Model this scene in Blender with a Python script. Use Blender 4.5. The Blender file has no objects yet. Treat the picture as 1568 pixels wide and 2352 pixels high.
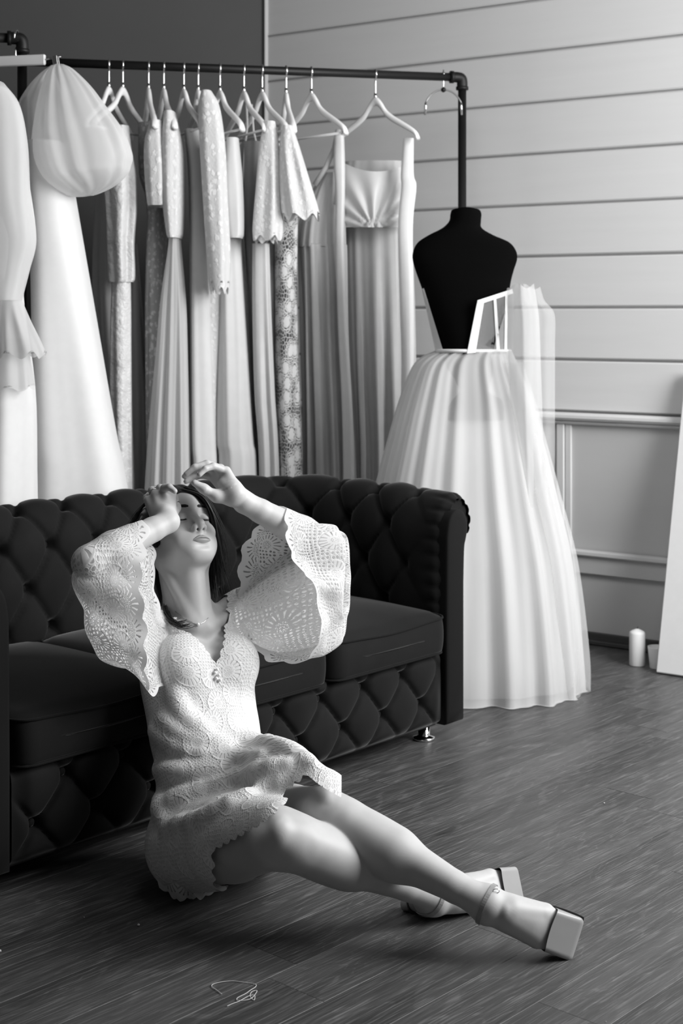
import bpy, bmesh, math, random
import numpy as np
from mathutils import Vector, Matrix

# ------------------------------------------------------------------ camera, world, lights, exposure
FPX, CX, VH, HC = 3400.0, 784.0, 720.0, 1.24      # focal length in pixels of a 1568x2352 frame, horizon row, lens height
scene = bpy.context.scene
col = scene.collection
cd = bpy.data.cameras.new('camera')
cam = bpy.data.objects.new('camera', cd)
col.objects.link(cam)
cam.location = (0, 0, HC)
cam.rotation_euler = (math.pi / 2, 0, 0)
cd.sensor_fit = 'VERTICAL'
cd.sensor_height = 36.0
cd.sensor_width = 24.0
cd.lens = FPX / 2352 * 36.0
cd.shift_y = -(2352 / 2 - VH) / 2352
cd.clip_start = 0.05
cd.dof.use_dof = True
cd.dof.focus_distance = 3.2
cd.dof.aperture_fstop = 6.0
scene.camera = cam

world = bpy.data.worlds.new('room_light')
scene.world = world
world.use_nodes = True
bg = world.node_tree.nodes['Background']
bg.inputs[0].default_value = (1, 1, 1, 1)
bg.inputs[1].default_value = 0.065


def area(name, loc, target, sx, sy, power):
    ld = bpy.data.lights.new(name, 'AREA')
    ld.shape = 'RECTANGLE'
    ld.size, ld.size_y, ld.energy = sx, sy, power
    o = bpy.data.objects.new(name, ld)
    col.objects.link(o)
    o.location = loc
    o.rotation_euler = (Vector(target) - Vector(loc)).to_track_quat('-Z', 'Y').to_euler()
    return o


area('window_daylight', (2.5, 3.05, 1.95), (1.5, 3.52, 1.65), 1.7, 1.8, 165)
area('background_fill', (0.5, 3.3, 2.85), (0.45, 5.2, 1.4), 1.3, 0.9, 20)  # added overhead fill that brightens the walls and gowns behind, no real fixture

scene.view_settings.view_transform = 'Standard'
scene.view_settings.look = 'None'
scene.view_settings.gamma = 1.0
scene.view_settings.use_curve_mapping = False
scene.view_settings.exposure = 0.0


# ------------------------------------------------------------------ helpers
def P(u, v, Y):
    """world point that stands at depth Y behind the pixel (u, v)"""
    return np.array([(u - CX) * Y / FPX, Y, HC - (v - VH) * Y / FPX])


def tag(o, label=None, cat=None, group=None, kind=None):
    if label: o['label'] = label
    if cat: o['category'] = cat
    if group: o['group'] = group
    if kind: o['kind'] = kind
    return o


def empty(name, loc=(0, 0, 0), rz=0.0):
    o = bpy.data.objects.new(name, None)
    col.objects.link(o)
    o.location = loc
    o.rotation_euler = (0, 0, rz)
    o.empty_display_size = 0.05
    return o


def link(name, me, mat=None, parent=None, smooth=True):
    o = bpy.data.objects.new(name, me)
    col.objects.link(o)
    if mat is not None and len(me.materials) == 0:
        me.materials.append(mat)
    if parent is not None:
        o.parent = parent
    return o


def mesh(name, verts, faces, smooth=True, uvs=None):
    """verts (n,3); faces list of tuples or int array (m,3|4)"""
    me = bpy.data.meshes.new(name)
    v = np.asarray(verts, dtype=np.float32)
    if isinstance(faces, np.ndarray):
        m, k = faces.shape
        me.vertices.add(len(v)); me.vertices.foreach_set('co', v.ravel())
        me.loops.add(m * k); me.loops.foreach_set('vertex_index', faces.astype(np.int32).ravel())
        me.polygons.add(m)
        me.polygons.foreach_set('loop_start', np.arange(0, m * k, k, dtype=np.int32))
        me.polygons.foreach_set('loop_total', np.full(m, k, dtype=np.int32))
        me.update(calc_edges=True)
    else:
        me.from_pydata([tuple(map(float, p)) for p in v], [], faces)
    me.polygons.foreach_set('use_smooth', [smooth] * len(me.polygons))
    if uvs is not None:
        set_uv(me, uvs)
    me.validate()
    return me


def set_uv(me, uvs):
    uvs = np.asarray(uvs, dtype=np.float32)
    li = np.empty(len(me.loops), dtype=np.int32)
    me.loops.foreach_get('vertex_index', li)
    layer = me.uv_layers.new(name='UVMap')
    layer.data.foreach_set('uv', uvs[li].ravel())


def grid_faces(n, m, close_m=False, close_n=False, flip=False):
    """quads of an n x m vertex grid (row major); close_* wraps"""
    ii = np.arange(n if close_n else n - 1)
    jj = np.arange(m if close_m else m - 1)
    I, J = np.meshgrid(ii, jj, indexing='ij')
    I2, J2 = (I + 1) % n, (J + 1) % m
    q = np.stack([I * m + J, I * m + J2, I2 * m + J2, I2 * m + J], -1).reshape(-1, 4)
    return q[:, ::-1].copy() if flip else q


def cat_mesh(parts):
    """join (verts, faces-list) tuples"""
    V, F, o = [], [], 0
    for v, f in parts:
        V.append(np.asarray(v, dtype=float))
        F += [tuple(int(i) + o for i in q) for q in f]
        o += len(v)
    return np.concatenate(V), F


def box_vf(x0, x1, y0, y1, z0, z1, b=0.0):
    """box with chamfered edges (b) as verts, faces"""
    bm = bmesh.new()
    bmesh.ops.create_cube(bm, size=1)
    for v in bm.verts:
        v.co = Vector(((x0 + x1) / 2 + v.co.x * (x1 - x0), (y0 + y1) / 2 + v.co.y * (y1 - y0), (z0 + z1) / 2 + v.co.z * (z1 - z0)))
    if b > 0:
        bmesh.ops.bevel(bm, geom=bm.edges[:], offset=b, segments=1, affect='EDGES', profile=0.5)
    V = np.array([v.co[:] for v in bm.verts])
    F = [tuple(v.index for v in f.verts) for f in bm.faces]
    bm.free()
    return V, F


def catmull(pts, n, closed=False):
    """resample a polyline of any dimension through a Catmull-Rom spline"""
    p = np.asarray(pts, dtype=float)
    m = len(p)
    if closed:
        t = np.linspace(0, m, n, endpoint=False)
    else:
        t = np.linspace(0, m - 1, n)
    i = np.floor(t).astype(int)
    if not closed:
        i = np.minimum(i, m - 2)
    f = (t - i)[:, None]
    g = (lambda k: p[(i + k) % m]) if closed else (lambda k: p[np.clip(i + k, 0, m - 1)])
    p0, p1, p2, p3 = g(-1), g(0), g(1), g(2)
    if not closed:
        p0 = np.where((i == 0)[:, None], 2 * p1 - p2, p0)
        p3 = np.where((i == m - 2)[:, None], 2 * p2 - p1, p3)
    return 0.5 * (2 * p1 + (p2 - p0) * f + (2 * p0 - 5 * p1 + 4 * p2 - p3) * f ** 2 + (3 * p1 - p0 - 3 * p2 + p3) * f ** 3)


def tube_vf(path, rad, seg=8, caps=True, flat=None):
    """tube along a 3D polyline with radius (number or list)"""
    p = np.asarray(path, dtype=float)
    n = len(p)
    r = np.broadcast_to(np.asarray(rad, dtype=float), (n,))
    T = np.gradient(p, axis=0)
    T /= np.linalg.norm(T, axis=1)[:, None] + 1e-12
    a = np.array([0, 0, 1.0]) if abs(T[0, 2]) < 0.9 else np.array([1.0, 0, 0])
    N = np.empty_like(p)
    nn = np.cross(T[0], a); nn /= np.linalg.norm(nn)
    for k in range(n):
        nn = nn - T[k] * np.dot(nn, T[k]); nn /= np.linalg.norm(nn) + 1e-12
        N[k] = nn
    B = np.cross(T, N)
    th = np.arange(seg) / seg * 2 * math.pi
    V = p[:, None] + r[:, None, None] * (np.cos(th)[None, :, None] * N[:, None] + np.sin(th)[None, :, None] * B[:, None] * (flat or 1.0))
    F = [tuple(q) for q in grid_faces(n, seg, close_m=True)]
    if caps:
        F += [tuple(range(seg))[::-1], tuple((n - 1) * seg + k for k in range(seg))]
    return V.reshape(-1, 3), F


def lathe_vf(prof, seg=32, center=(0, 0, 0)):
    """revolve (r, z) pairs about z"""
    pr = np.asarray(prof, dtype=float)
    th = np.arange(seg) / seg * 2 * math.pi
    V = np.stack([pr[:, 0, None] * np.cos(th), pr[:, 0, None] * np.sin(th), np.repeat(pr[:, 1, None], seg, 1)], -1) + np.asarray(center)
    F = [tuple(q) for q in grid_faces(len(pr), seg, close_m=True)]
    F += [tuple(range(seg))[::-1], tuple((len(pr) - 1) * seg + k for k in range(seg))]
    return V.reshape(-1, 3), F


def add(name, vf, mat, parent=None, smooth=True):
    return link(name, mesh(name, vf[0], vf[1], smooth), mat, parent)


def dup(o, parent=None):
    c = o.copy()
    col.objects.link(c)
    if parent is not None:
        c.parent = parent
    return c


def unit(v): v = np.asarray(v, float); return v / np.linalg.norm(v)


def smoothstep(a, b, x):
    t = np.clip((x - a) / (b - a), 0, 1)
    return t * t * (3 - 2 * t)


# ------------------------------------------------------------------ material node arithmetic
class E:
    """a shader socket with arithmetic"""
    def __init__(s, nt, sock): s.nt, s.k = nt, sock
    def op(s, o, *a, clamp=False):
        n = s.nt.nodes.new('ShaderNodeMath'); n.operation = o; n.use_clamp = clamp
        for i, x in enumerate((s,) + a):
            if isinstance(x, E): s.nt.links.new(x.k, n.inputs[i])
            else: n.inputs[i].default_value = float(x)
        return E(s.nt, n.outputs[0])
    def __add__(s, b): return s.op('ADD', b)
    def __sub__(s, b): return s.op('SUBTRACT', b)
    def __mul__(s, b): return s.op('MULTIPLY', b)
    def __truediv__(s, b): return s.op('DIVIDE', b)
    __radd__ = __add__; __rmul__ = __mul__
    def __rsub__(s, b): return (s * -1.0) + b
    def sin(s): return s.op('SINE')
    def abs(s): return s.op('ABSOLUTE')
    def fract(s): return s.op('FRACT')
    def mx(s, b): return s.op('MAXIMUM', b)
    def mn(s, b): return s.op('MINIMUM', b)
    def atan2(s, b): return s.op('ARCTAN2', b)
    def pow(s, b): return s.op('POWER', b)
    def ss(s, a, b, lo=0.0, hi=1.0):
        n = s.nt.nodes.new('ShaderNodeMapRange'); n.interpolation_type = 'SMOOTHSTEP'
        s.nt.links.new(s.k, n.inputs[0])
        for i, x in enumerate((a, b, lo, hi)): n.inputs[1 + i].default_value = x
        return E(s.nt, n.outputs[0])


class Mat:
    def __init__(s, name, color=0.5, rough=0.6, spec=0.4, sheen=0.0, metallic=0.0, sss=0.0):
        s.m = bpy.data.materials.new(name); s.m.use_nodes = True
        s.nt = s.m.node_tree
        s.b = s.nt.nodes['Principled BSDF']
        s.out = s.nt.nodes['Material Output']
        s.col(color)
        s.b.inputs['Roughness'].default_value = rough
        s.b.inputs['Specular IOR Level'].default_value = spec
        s.b.inputs['Sheen Weight'].default_value = sheen
        s.b.inputs['Metallic'].default_value = metallic
        if sss:
            s.b.inputs['Subsurface Weight'].default_value = sss
            s.b.inputs['Subsurface Radius'].default_value = (0.01, 0.01, 0.01)
            s.b.inputs['Subsurface Scale'].default_value = 0.5
    def col(s, c):
        if isinstance(c, E):
            n = s.nt.nodes.new('ShaderNodeCombineColor')
            for i in range(3): s.nt.links.new(c.k, n.inputs[i])
            s.nt.links.new(n.outputs[0], s.b.inputs['Base Color'])
        else:
            s.b.inputs['Base Color'].default_value = (c, c, c, 1)
    def node(s, t, **k):
        n = s.nt.nodes.new(t)
        for a, v in k.items(): setattr(n, a, v)
        return n
    def coord(s, kind='Object', scale=(1, 1, 1), rot=(0, 0, 0)):
        t = s.node('ShaderNodeTexCoord'); mp = s.node('ShaderNodeMapping')
        mp.inputs['Scale'].default_value = scale; mp.inputs['Rotation'].default_value = rot
        s.nt.links.new(t.outputs[kind], mp.inputs[0])
        return mp.outputs[0]
    def xyz(s, vec):
        n = s.node('ShaderNodeSeparateXYZ'); s.nt.links.new(vec, n.inputs[0])
        return [E(s.nt, o) for o in n.outputs]
    def vec(s, x, y, z=None):
        n = s.node('ShaderNodeCombineXYZ')
        for i, q in enumerate((x, y, z)):
            if isinstance(q, E): s.nt.links.new(q.k, n.inputs[i])
        return n.outputs[0]
    def noise(s, vec, scale=5, detail=3, rough=0.5, dist=0.0):
        n = s.node('ShaderNodeTexNoise'); s.nt.links.new(vec, n.inputs['Vector'])
        n.inputs['Scale'].default_value = scale; n.inputs['Detail'].default_value = detail
        n.inputs['Roughness'].default_value = rough; n.inputs['Distortion'].default_value = dist
        return E(s.nt, n.outputs[0])
    def vor(s, vec, scale=5, rnd=1.0, feature='F1', dims='2D'):
        n = s.node('ShaderNodeTexVoronoi', feature=feature, voronoi_dimensions=dims)
        s.nt.links.new(vec, n.inputs['Vector'])
        n.inputs['Scale'].default_value = scale; n.inputs['Randomness'].default_value = rnd
        return n
    def E(s, sock): return E(s.nt, sock)
    def bump(s, h, strength=0.3, dist=0.01):
        n = s.node('ShaderNodeBump'); n.inputs['Strength'].default_value = strength; n.inputs['Distance'].default_value = dist
        s.nt.links.new(h.k, n.inputs['Height']); s.nt.links.new(n.outputs[0], s.b.inputs['Normal'])
    def rough(s, e): s.nt.links.new(e.k, s.b.inputs['Roughness'])
    def alpha(s, a): s.nt.links.new(a.k, s.b.inputs['Alpha']) if isinstance(a, E) else setattr(s.b.inputs['Alpha'], 'default_value', a)
    def translucent(s, w, c=0.9):
        t = s.node('ShaderNodeBsdfTranslucent'); t.inputs[0].default_value = (c, c, c, 1)
        mx = s.node('ShaderNodeMixShader'); mx.inputs[0].default_value = w
        s.nt.links.new(s.b.outputs[0], mx.inputs[1]); s.nt.links.new(t.outputs[0], mx.inputs[2])
        return mx.outputs[0]
    def sheer(s, a, w=0.35, c=0.9):
        """cloth that lets light through: principled + translucent, mixed with transparency by a (opacity)"""
        sh = s.translucent(w, c)
        tr = s.node('ShaderNodeBsdfTransparent')
        mx = s.node('ShaderNodeMixShader')
        if isinstance(a, E): s.nt.links.new(a.k, mx.inputs[0])
        else: mx.inputs[0].default_value = a
        s.nt.links.new(tr.outputs[0], mx.inputs[1]); s.nt.links.new(sh, mx.inputs[2])
        s.nt.links.new(mx.outputs[0], s.out.inputs[0])


M = {}
def mk(name, *a, **k):
    M[name] = Mat(name, *a, **k)
    return M[name]


# ------------------------------------------------------------------ room materials
m = mk('painted_board', 0.6, 0.45, 0.4)
c = m.coord('Object', (0.6, 9, 9))
n1 = m.noise(c, 3.0, 5, 0.6)
kn = m.E(m.vor(m.coord('Object', (1.0, 1.0, 1.7)), 2.2, 1.0, 'F1', '3D').outputs['Distance'])
m.col((n1 * 0.06 + 0.62) - kn.ss(0.03, 0.012, 0.0, 0.14))
m.bump(n1, 0.12, 0.004)
m = mk('panel_paint', 0.5, 0.5, 0.4)
n1 = m.noise(m.coord('Object', (1, 1, 3)), 3, 4, 0.5)
m.col(n1 * 0.05 + 0.52)
m = mk('trim_paint', 0.62, 0.35, 0.45)
n1 = m.noise(m.coord('Object', (1, 1, 1)), 6, 4, 0.5)
m.col(n1 * 0.1 + 0.62)
m = mk('dark_wall_paint', 0.075, 0.7, 0.3)
n1 = m.noise(m.coord('Object', (1, 1, 1)), 1.2, 5, 0.6)
m.col(n1 * 0.025 + 0.066)
m = mk('skirting_wood', 0.05, 0.4, 0.4)
m.col(m.noise(m.coord('Object', (2, 40, 40)), 2, 3, 0.5) * 0.05 + 0.03)
m = mk('ceiling_paint', 0.7, 0.8, 0.2)
# laminate oak: long streaks along each plank, cathedral rings
m = mk('laminate_oak', 0.16, 0.36, 0.4)
ob = m.node('ShaderNodeObjectInfo')
rnd = m.E(ob.outputs['Random'])
tc = m.coord('Object')
x, y, z = m.xyz(tc)
off = rnd * 37.0
warp = m.noise(m.vec(x * 2.2 + off, y * 9.0, off), 1.0, 3, 0.55)
cen = (rnd * 7.13).fract() * 1.1 - 0.55
rr = m.vec(x * 0.55 + off * 0.3, y * 4.0 + (warp - 0.5) * 1.2, off)
ring = (m.noise(rr, 1.6, 2, 0.4) * 95.0 + warp * 16.0).sin()
fine = m.noise(m.vec(x * 9.0 + off, y * 300.0 + warp * 4.0, off), 1.0, 3, 0.6)
broad = m.noise(m.vec(x * 1.2 + off, y * 22.0, off), 1.0, 4, 0.6)
pore = m.noise(m.vec(x * 14.0 + off, y * 620.0, off), 1.0, 2, 0.6)
ringm = ring.ss(0.55, 0.98)
streak = fine.ss(0.47, 0.72)
val = broad * 0.11 + streak * 0.085 + ringm * (fine.ss(0.3, 0.7)) * 0.05 - pore.ss(0.52, 0.72) * 0.030 + (rnd - 0.5) * 0.03 + 0.018
m.col(val.mx(0.012) * 0.82)
m.rough(fine * 0.22 + 0.30)
m.bump(streak * 0.6 + ringm * 0.3 - pore * 0.4, 0.2, 0.0012)

# ------------------------------------------------------------------ room shell
WA = np.array([0.909, 5.58])                  # a point of the boarded wall at floor level
WD = np.array([1.436, -1.0]) / 1.75           # along it, towards the right
WN = np.array([-1.0, -1.436]) / 1.75          # out of it, into the room
CORNER = np.array([-0.33, 6.44])
LEN0 = float(np.dot(CORNER - WA, WD))         # where the corner lies along the wall
RZ = math.atan2(WD[1], WD[0])


def wall_part(name, a0, a1, z0, z1, n0, n1, mat, parent, bev=0.0):
    """a box fixed to the boarded wall: a along it, n out of it"""
    V, F = box_vf(a0, a1, -n1, -n0, z0, z1, bev)
    o = add(name, (V, F), M[mat].m, parent, smooth=False)
    return o


wall = empty('wall_right', (WA[0], WA[1], 0), RZ)
tag(wall, 'white painted wall of wide horizontal boards behind the dress form', kind='structure')
wall_part('backing', LEN0, 2.2, 0, 2.9, -0.06, -0.012, 'panel_paint', wall)
zb = 0.868
shared = None
seams = {k: [] for k in range(10)}
for k in range(10):
    cuts = [LEN0] + seams[k] + [2.2]
    for a, b in zip(cuts[:-1], cuts[1:]):
        wall_part('board', a + 0.0008, b - 0.0008, zb + 0.197 * k + 0.0045, zb + 0.197 * (k + 1) - 0.0045, -0.012, 0.006 + 0.002 * (k % 2), 'painted_board', wall, 0.005)
wall_part('wainscot_panel', LEN0, -0.075, 0.0, 0.83, -0.012, -0.004, 'panel_paint', wall)
wall_part('wainscot_panel', -0.075, 2.2, 0.0, 0.83, -0.012, -0.004, 'panel_paint', wall)
bd = empty('trim_1', (WA[0], WA[1], 0), RZ); tag(bd, 'white rounded ledge under the boards', kind='structure')
wall_part('ledge', LEN0, 2.2, 0.838, 0.866, 0.0, 0.045, 'trim_paint', bd, 0.009)
wall_part('cove', LEN0, 2.2, 0.822, 0.838, 0.0, 0.022, 'trim_paint', bd, 0.006)
ba = -0.075
bd = empty('trim_2', (WA[0], WA[1], 0), RZ); tag(bd, 'white upright batten below the ledge', kind='structure')
wall_part('batten', ba - 0.03, ba + 0.002, 0.352, 0.822, -0.004, 0.012, 'trim_paint', bd, 0.003)
wall_part('batten', ba + 0.004, ba + 0.03, 0.352, 0.822, -0.004, 0.006, 'trim_paint', bd, 0.003)
bd = empty('trim_3', (WA[0], WA[1], 0), RZ); tag(bd, 'white low rail near the floor', kind='structure')
wall_part('rail_cap', LEN0, 2.2, 0.330, 0.353, 0.0, 0.034, 'trim_paint', bd, 0.006)
wall_part('rail', LEN0, 2.2, 0.262, 0.330, 0.0, 0.016, 'panel_paint', bd, 0.004)
bb = empty('baseboard_right', (WA[0], WA[1], 0), RZ); tag(bb, 'dark wooden baseboard', kind='structure')
wall_part('board', LEN0, 2.2, 0.002, 0.046, 0.0, 0.014, 'skirting_wood', bb, 0.003)
wall_part('board', LEN0, 2.2, 0.002, 0.018, 0.014, 0.026, 'skirting_wood', bb, 0.003)

# dark wall to the left of the corner
DD = np.array([-1.0, -0.10]) / math.hypot(1, 0.10)
rz = math.atan2(-DD[1], -DD[0])
dw = add('wall_back', box_vf(-3.4, 0.0, 0.0, 0.1, 0.0, 2.9), M['dark_wall_paint'].m, smooth=False)
dw.location = (CORNER[0], CORNER[1], 0); dw.rotation_euler = (0, 0, rz)
tag(dw, 'plain dark grey wall behind the clothing racks', kind='structure')
tr = add('trim_4', box_vf(-0.006, 0.010, -0.012, 0.0, 0.05, 2.9, 0.003), M['panel_paint'].m, smooth=False)
tr.location = (CORNER[0], CORNER[1] - 0.006, 0); tr.rotation_euler = (0, 0, rz)
tag(tr, 'thin white corner strip between dark wall and boards', kind='structure')
bb = add('baseboard_back', box_vf(-3.4, -0.02, -0.014, 0.0, 0.002, 0.05, 0.003), M['skirting_wood'].m, smooth=False)
bb.location = (CORNER[0], CORNER[1], 0); bb.rotation_euler = (0, 0, rz)
tag(bb, 'dark baseboard of the back wall', kind='structure')

# floor: one object per plank
fl = empty('floor', (0, 0, 0), math.atan2(1.0, 0.916))
tag(fl, 'dark oak laminate floor laid in long planks', kind='structure')
sub = add('underlay', box_vf(-1.5, 8.0, -3.5, 6.6, -0.03, -0.009), M['skirting_wood'].m, fl, smooth=False)
PW, PL = 0.142, 1.30
pm = mesh('plank', *box_vf(-PL / 2 + 0.0003, PL / 2 - 0.0003, -PW / 2 + 0.0002, PW / 2 - 0.0002, -0.009, 0.0, 0.0004), smooth=False)
pm.materials.append(M['laminate_oak'].m)
rng = random.Random(5)
cl, sl = math.cos(-fl.rotation_euler.z), math.sin(-fl.rotation_euler.z)
for r in range(-24, 44):
    o0 = rng.random() * PL
    for q in range(-3, 6):
        lx, ly = q * PL + o0, r * PW + 0.05
        wx, wy = lx * cl + ly * sl, -lx * sl + ly * cl
        # keep only planks the photograph's room can show
        if wy < 1.1 or wy > 6.7 or abs(wx) > 0.25 * wy + 1.1 or np.dot(np.array([wx, wy]) - WA, WN) < -0.75:
            continue
        o = link('plank', pm, None, fl)
        o.location = (lx, ly, rng.uniform(-0.0004, 0.0))
        if rng.random() < 0.5: o.rotation_euler = (0, 0, math.pi)

# ------------------------------------------------------------------ chesterfield sofa
vel = mk('black_velvet', 0.012, 0.8, 0.10, sheen=0.17)
vel.b.inputs['Sheen Roughness'].default_value = 0.35
n1 = vel.noise(vel.coord('Object'), 9, 4, 0.6)
vel.col(n1 * 0.008 + 0.006)
vel.bump(vel.noise(vel.coord('Object'), 700, 2, 0.6), 0.12, 0.0008)
vp = mk('black_velvet_smooth', 0.006, 0.8, 0.12, sheen=0.03)
vp.bump(vp.noise(vp.coord('Object'), 700, 2, 0.6), 0.1, 0.0008)
mk('chrome', 0.75, 0.12, 0.5, metallic=1.0)

SO = np.array([-0.712, 3.167])
SRZ = math.atan2(0.745, 0.667)
sofa = empty('chesterfield_sofa', (SO[0], SO[1], 0), SRZ)
tag(sofa, 'black velvet buttoned chesterfield sofa with rolled arms behind the seated woman', 'sofa')


def sofa_local(p):
    d = np.array([p[0] - SO[0], p[1] - SO[1]])
    return np.array([d[0] * math.cos(SRZ) + d[1] * math.sin(SRZ), -d[0] * math.sin(SRZ) + d[1] * math.cos(SRZ), p[2]])


def tuft(p, q, deep=0.026, bulge=0.012, crease=0.006):
    """diamond tufting height for lattice coordinates (buttons at integer p, q)"""
    u = np.abs(p - np.round(p)); v = np.abs(q - np.round(q))
    h = bulge * (np.sin(np.pi * u) * np.sin(np.pi * v)) ** 0.55 * 1.3
    h -= crease * (np.exp(-(u / 0.055) ** 2) + np.exp(-(v / 0.055) ** 2))
    h -= deep * np.exp(-(u ** 2 + v ** 2) / 0.13 ** 2)
    return h


# path of the inner face in plan: left arm front, back, right arm front, with rounded corners
SW, SD, RC = 1.5, 0.63, 0.14
pth = []
for t in np.linspace(0.0, SD - RC, 60): pth.append((0.0, t, -1.0, 0.0))
for a in np.linspace(0, math.pi / 2, 26)[1:]:
    pth.append((RC - RC * math.cos(a), SD - RC + RC * math.sin(a), -math.cos(a), math.sin(a)))
for s in np.linspace(RC, SW - RC, 150)[1:]: pth.append((s, SD, 0.0, 1.0))
for a in np.linspace(0, math.pi / 2, 26)[1:]:
    pth.append((SW - RC + RC * math.sin(a), SD - RC + RC * math.cos(a), math.sin(a), math.cos(a)))
for t in np.linspace(SD - RC, 0.0, 60)[1:]: pth.append((SW, t, 1.0, 0.0))
pth = np.array(pth)
seg = np.hypot(*np.diff(pth[:, :2], axis=0).T)
arc = np.concatenate([[0], np.cumsum(seg)])
prof = np.array([(0.015, .20), (0.0, .34), (-0.006, .44), (-0.002, .54), (.006, .615), (.026, .672), (.060, .708), (.100, .712), (.135, .688), (.155, .645), (.153, .602), (.132, .572), (.104, .562)])
prof = catmull(prof, 130)
pl = np.concatenate([[0], np.cumsum(np.hypot(*np.diff(prof, axis=0).T))])
TG = np.gradient(prof, axis=0); TG /= np.linalg.norm(TG, axis=1)[:, None]
PN = np.stack([-TG[:, 1], TG[:, 0]], 1)        # profile normal, out of the padding (towards the seat on the inner face)
AR, PR_ = np.meshgrid(arc, pl, indexing='ij')
TW, TH = 0.158, 0.112
arc0 = arc[-1] / 2
pp = (AR - arc0) / TW + (PR_ - 0.19) / (2 * TH)
qq = (AR - arc0) / TW - (PR_ - 0.19) / (2 * TH)
h = tuft(pp, qq)
edge = np.minimum(arc, arc[-1] - arc)
fade = smoothstep(0.03, 0.24, edge)[:, None] * smoothstep(0.02, 0.12, pl)[None, :] * smoothstep(pl[-1], pl[-1] - 0.10, pl)[None, :]
# gathered pleats where the upholstery meets the front of each arm
pleat = -0.0070 * (np.sin(PR_ * 70.0) ** 6) * np.exp(-(edge / 0.05) ** 2)[:, None] * smoothstep(.05, .15, pl)[None, :]
roundoff = -0.016 * np.exp(-(edge / 0.016) ** 2)[:, None]
disp = h * fade + pleat + roundoff
NX = prof[None, :, 0] + disp * PN[None, :, 0]
ZZ = prof[None, :, 1] + disp * PN[None, :, 1]
V = np.stack([pth[:, None, 0] + pth[:, None, 2] * NX, pth[:, None, 1] + pth[:, None, 3] * NX, ZZ], -1)
n_, m_ = V.shape[:2]
me = mesh('padded_back_and_arms', V.reshape(-1, 3), grid_faces(n_, m_, flip=True))
pad = link('padded_back_and_arms', me, vel.m, sofa)
for q_, fl in ((V[0], 1), (V[-1], -1)):
    add('roll_end', (q_ + np.array([0, 0.010, 0]), [tuple(range(len(q_)))[::fl]]), vel.m, sofa)
# outer upholstery under the roll
op = [(.104, .565), (.098, .545), (.094, .50), (.092, .30), (.092, .048), (.015, .048)]
V = np.stack([np.stack([pth[:, 0] + pth[:, 2] * n, pth[:, 1] + pth[:, 3] * n, np.full(len(pth), z)], -1) for n, z in op], 1)
link('outer_cover', mesh('outer_cover', V.reshape(-1, 3), grid_faces(len(pth), len(op), flip=True)), vp.m, sofa)
# buttons
bmsh = mesh('button', *lathe_vf([(0.001, 0.006), (0.006, 0.0055), (0.0095, 0.003), (0.0105, -0.001), (0.006, -0.004)], 12))
bmsh.materials.append(vel.m)


def put_button(pos, nrm, parent):
    o = link('button', bmsh, None, parent)
    o.location = pos
    o.rotation_euler = Vector(nrm).to_track_quat('Z', 'Y').to_euler()


for i in range(-16, 17):
    for j in range(-5, 6):
        a = arc0 + TW * (i + j) / 2
        b = 0.19 + TH * (i - j)
        if (b < 0.13 or b > pl[-1] - 0.12 or a < 0.15 or a > arc[-1] - 0.15): continue
        ai = int(np.argmin(abs(arc - a))); bi = int(np.argmin(abs(pl - b)))
        n = prof[bi, 0] + PN[bi, 0] * -0.030; zz = prof[bi, 1] + PN[bi, 1] * -0.030
        w = pth[ai]
        put_button((w[0] + w[2] * n, w[1] + w[3] * n, zz), (w[2] * PN[bi, 0], w[3] * PN[bi, 0], PN[bi, 1]), sofa)


# scroll-shaped facing on the front of each arm
def arm_panel(sx, sign):
    out = [(0.006, .048), (0.006, .30), (.008, .54), (.010, .60), (.022, .645), (.048, .668), (.078, .664), (.100, .640), (.106, .610), (.098, .580), (.090, .55), (.086, .45), (.086, .048)]
    o = catmull(out[1:-1], 60)
    o = np.concatenate([[out[0]], o, [out[-1]]])
    c = o.mean(0)
    rings = []
    for y, k in ((0.03, 1.0), (-0.006, 1.0), (-0.013, 0.985), (-0.016, 0.95), (-0.018, 0.80), (-0.019, 0.35)):
        q = c + (o - c) * np.array([k, 1 - (1 - k) * 0.35])
        rings.append(np.stack([sx + sign * q[:, 0], np.full(len(q), y), q[:, 1]], -1))
    V = np.concatenate(rings); n = len(o)
    F = [tuple(f) for f in grid_faces(len(rings), n, close_m=True, flip=(sign > 0))]
    F.append(tuple((len(rings) - 1) * n + k for k in range(n))[::(1 if sign < 0 else -1)])
    add('arm_panel', (V, F), vp.m, sofa)


arm_panel(0.0, -1)
arm_panel(SW, 1)
# tufted front rail below the seat
ns, nz = 330, 60
s = np.linspace(0.006, SW - 0.006, ns); z = np.linspace(0.047, 0.275, nz)
S_, Z_ = np.meshgrid(s, z, indexing='ij')
FW, FH = 0.167, 0.092
fp = (S_ - 0.822) / FW + (Z_ - 0.221) / (2 * FH)
fq = (S_ - 0.822) / FW - (Z_ - 0.221) / (2 * FH)
h = tuft(fp, fq, 0.024, 0.014, 0.007)
fade = smoothstep(0.0, 0.05, np.minimum(S_, SW - S_)) * smoothstep(0.047, 0.085, Z_)
lip = -0.02 * np.exp(-((Z_ - 0.047) / 0.012) ** 2) - 0.02 * np.exp(-((Z_ - 0.275) / 0.02) ** 2)
T_ = -(h * fade + lip) - 0.002
V = np.stack([S_, T_, Z_], -1).reshape(-1, 3)
F = [tuple(q) for q in grid_faces(ns, nz)]
fr = link('front_rail', mesh('front_rail', V, F), vel.m, sofa)
for i in range(-8, 9):
    for j in range(-8, 9):
        sx = 0.822 + FW * (i + j) / 2; zz = 0.221 + FH * (i - j)
        if 0.04 < sx < SW - 0.04 and 0.08 < zz < 0.25:
            put_button((sx, 0.020, zz), (0, -1, 0), sofa)
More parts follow.
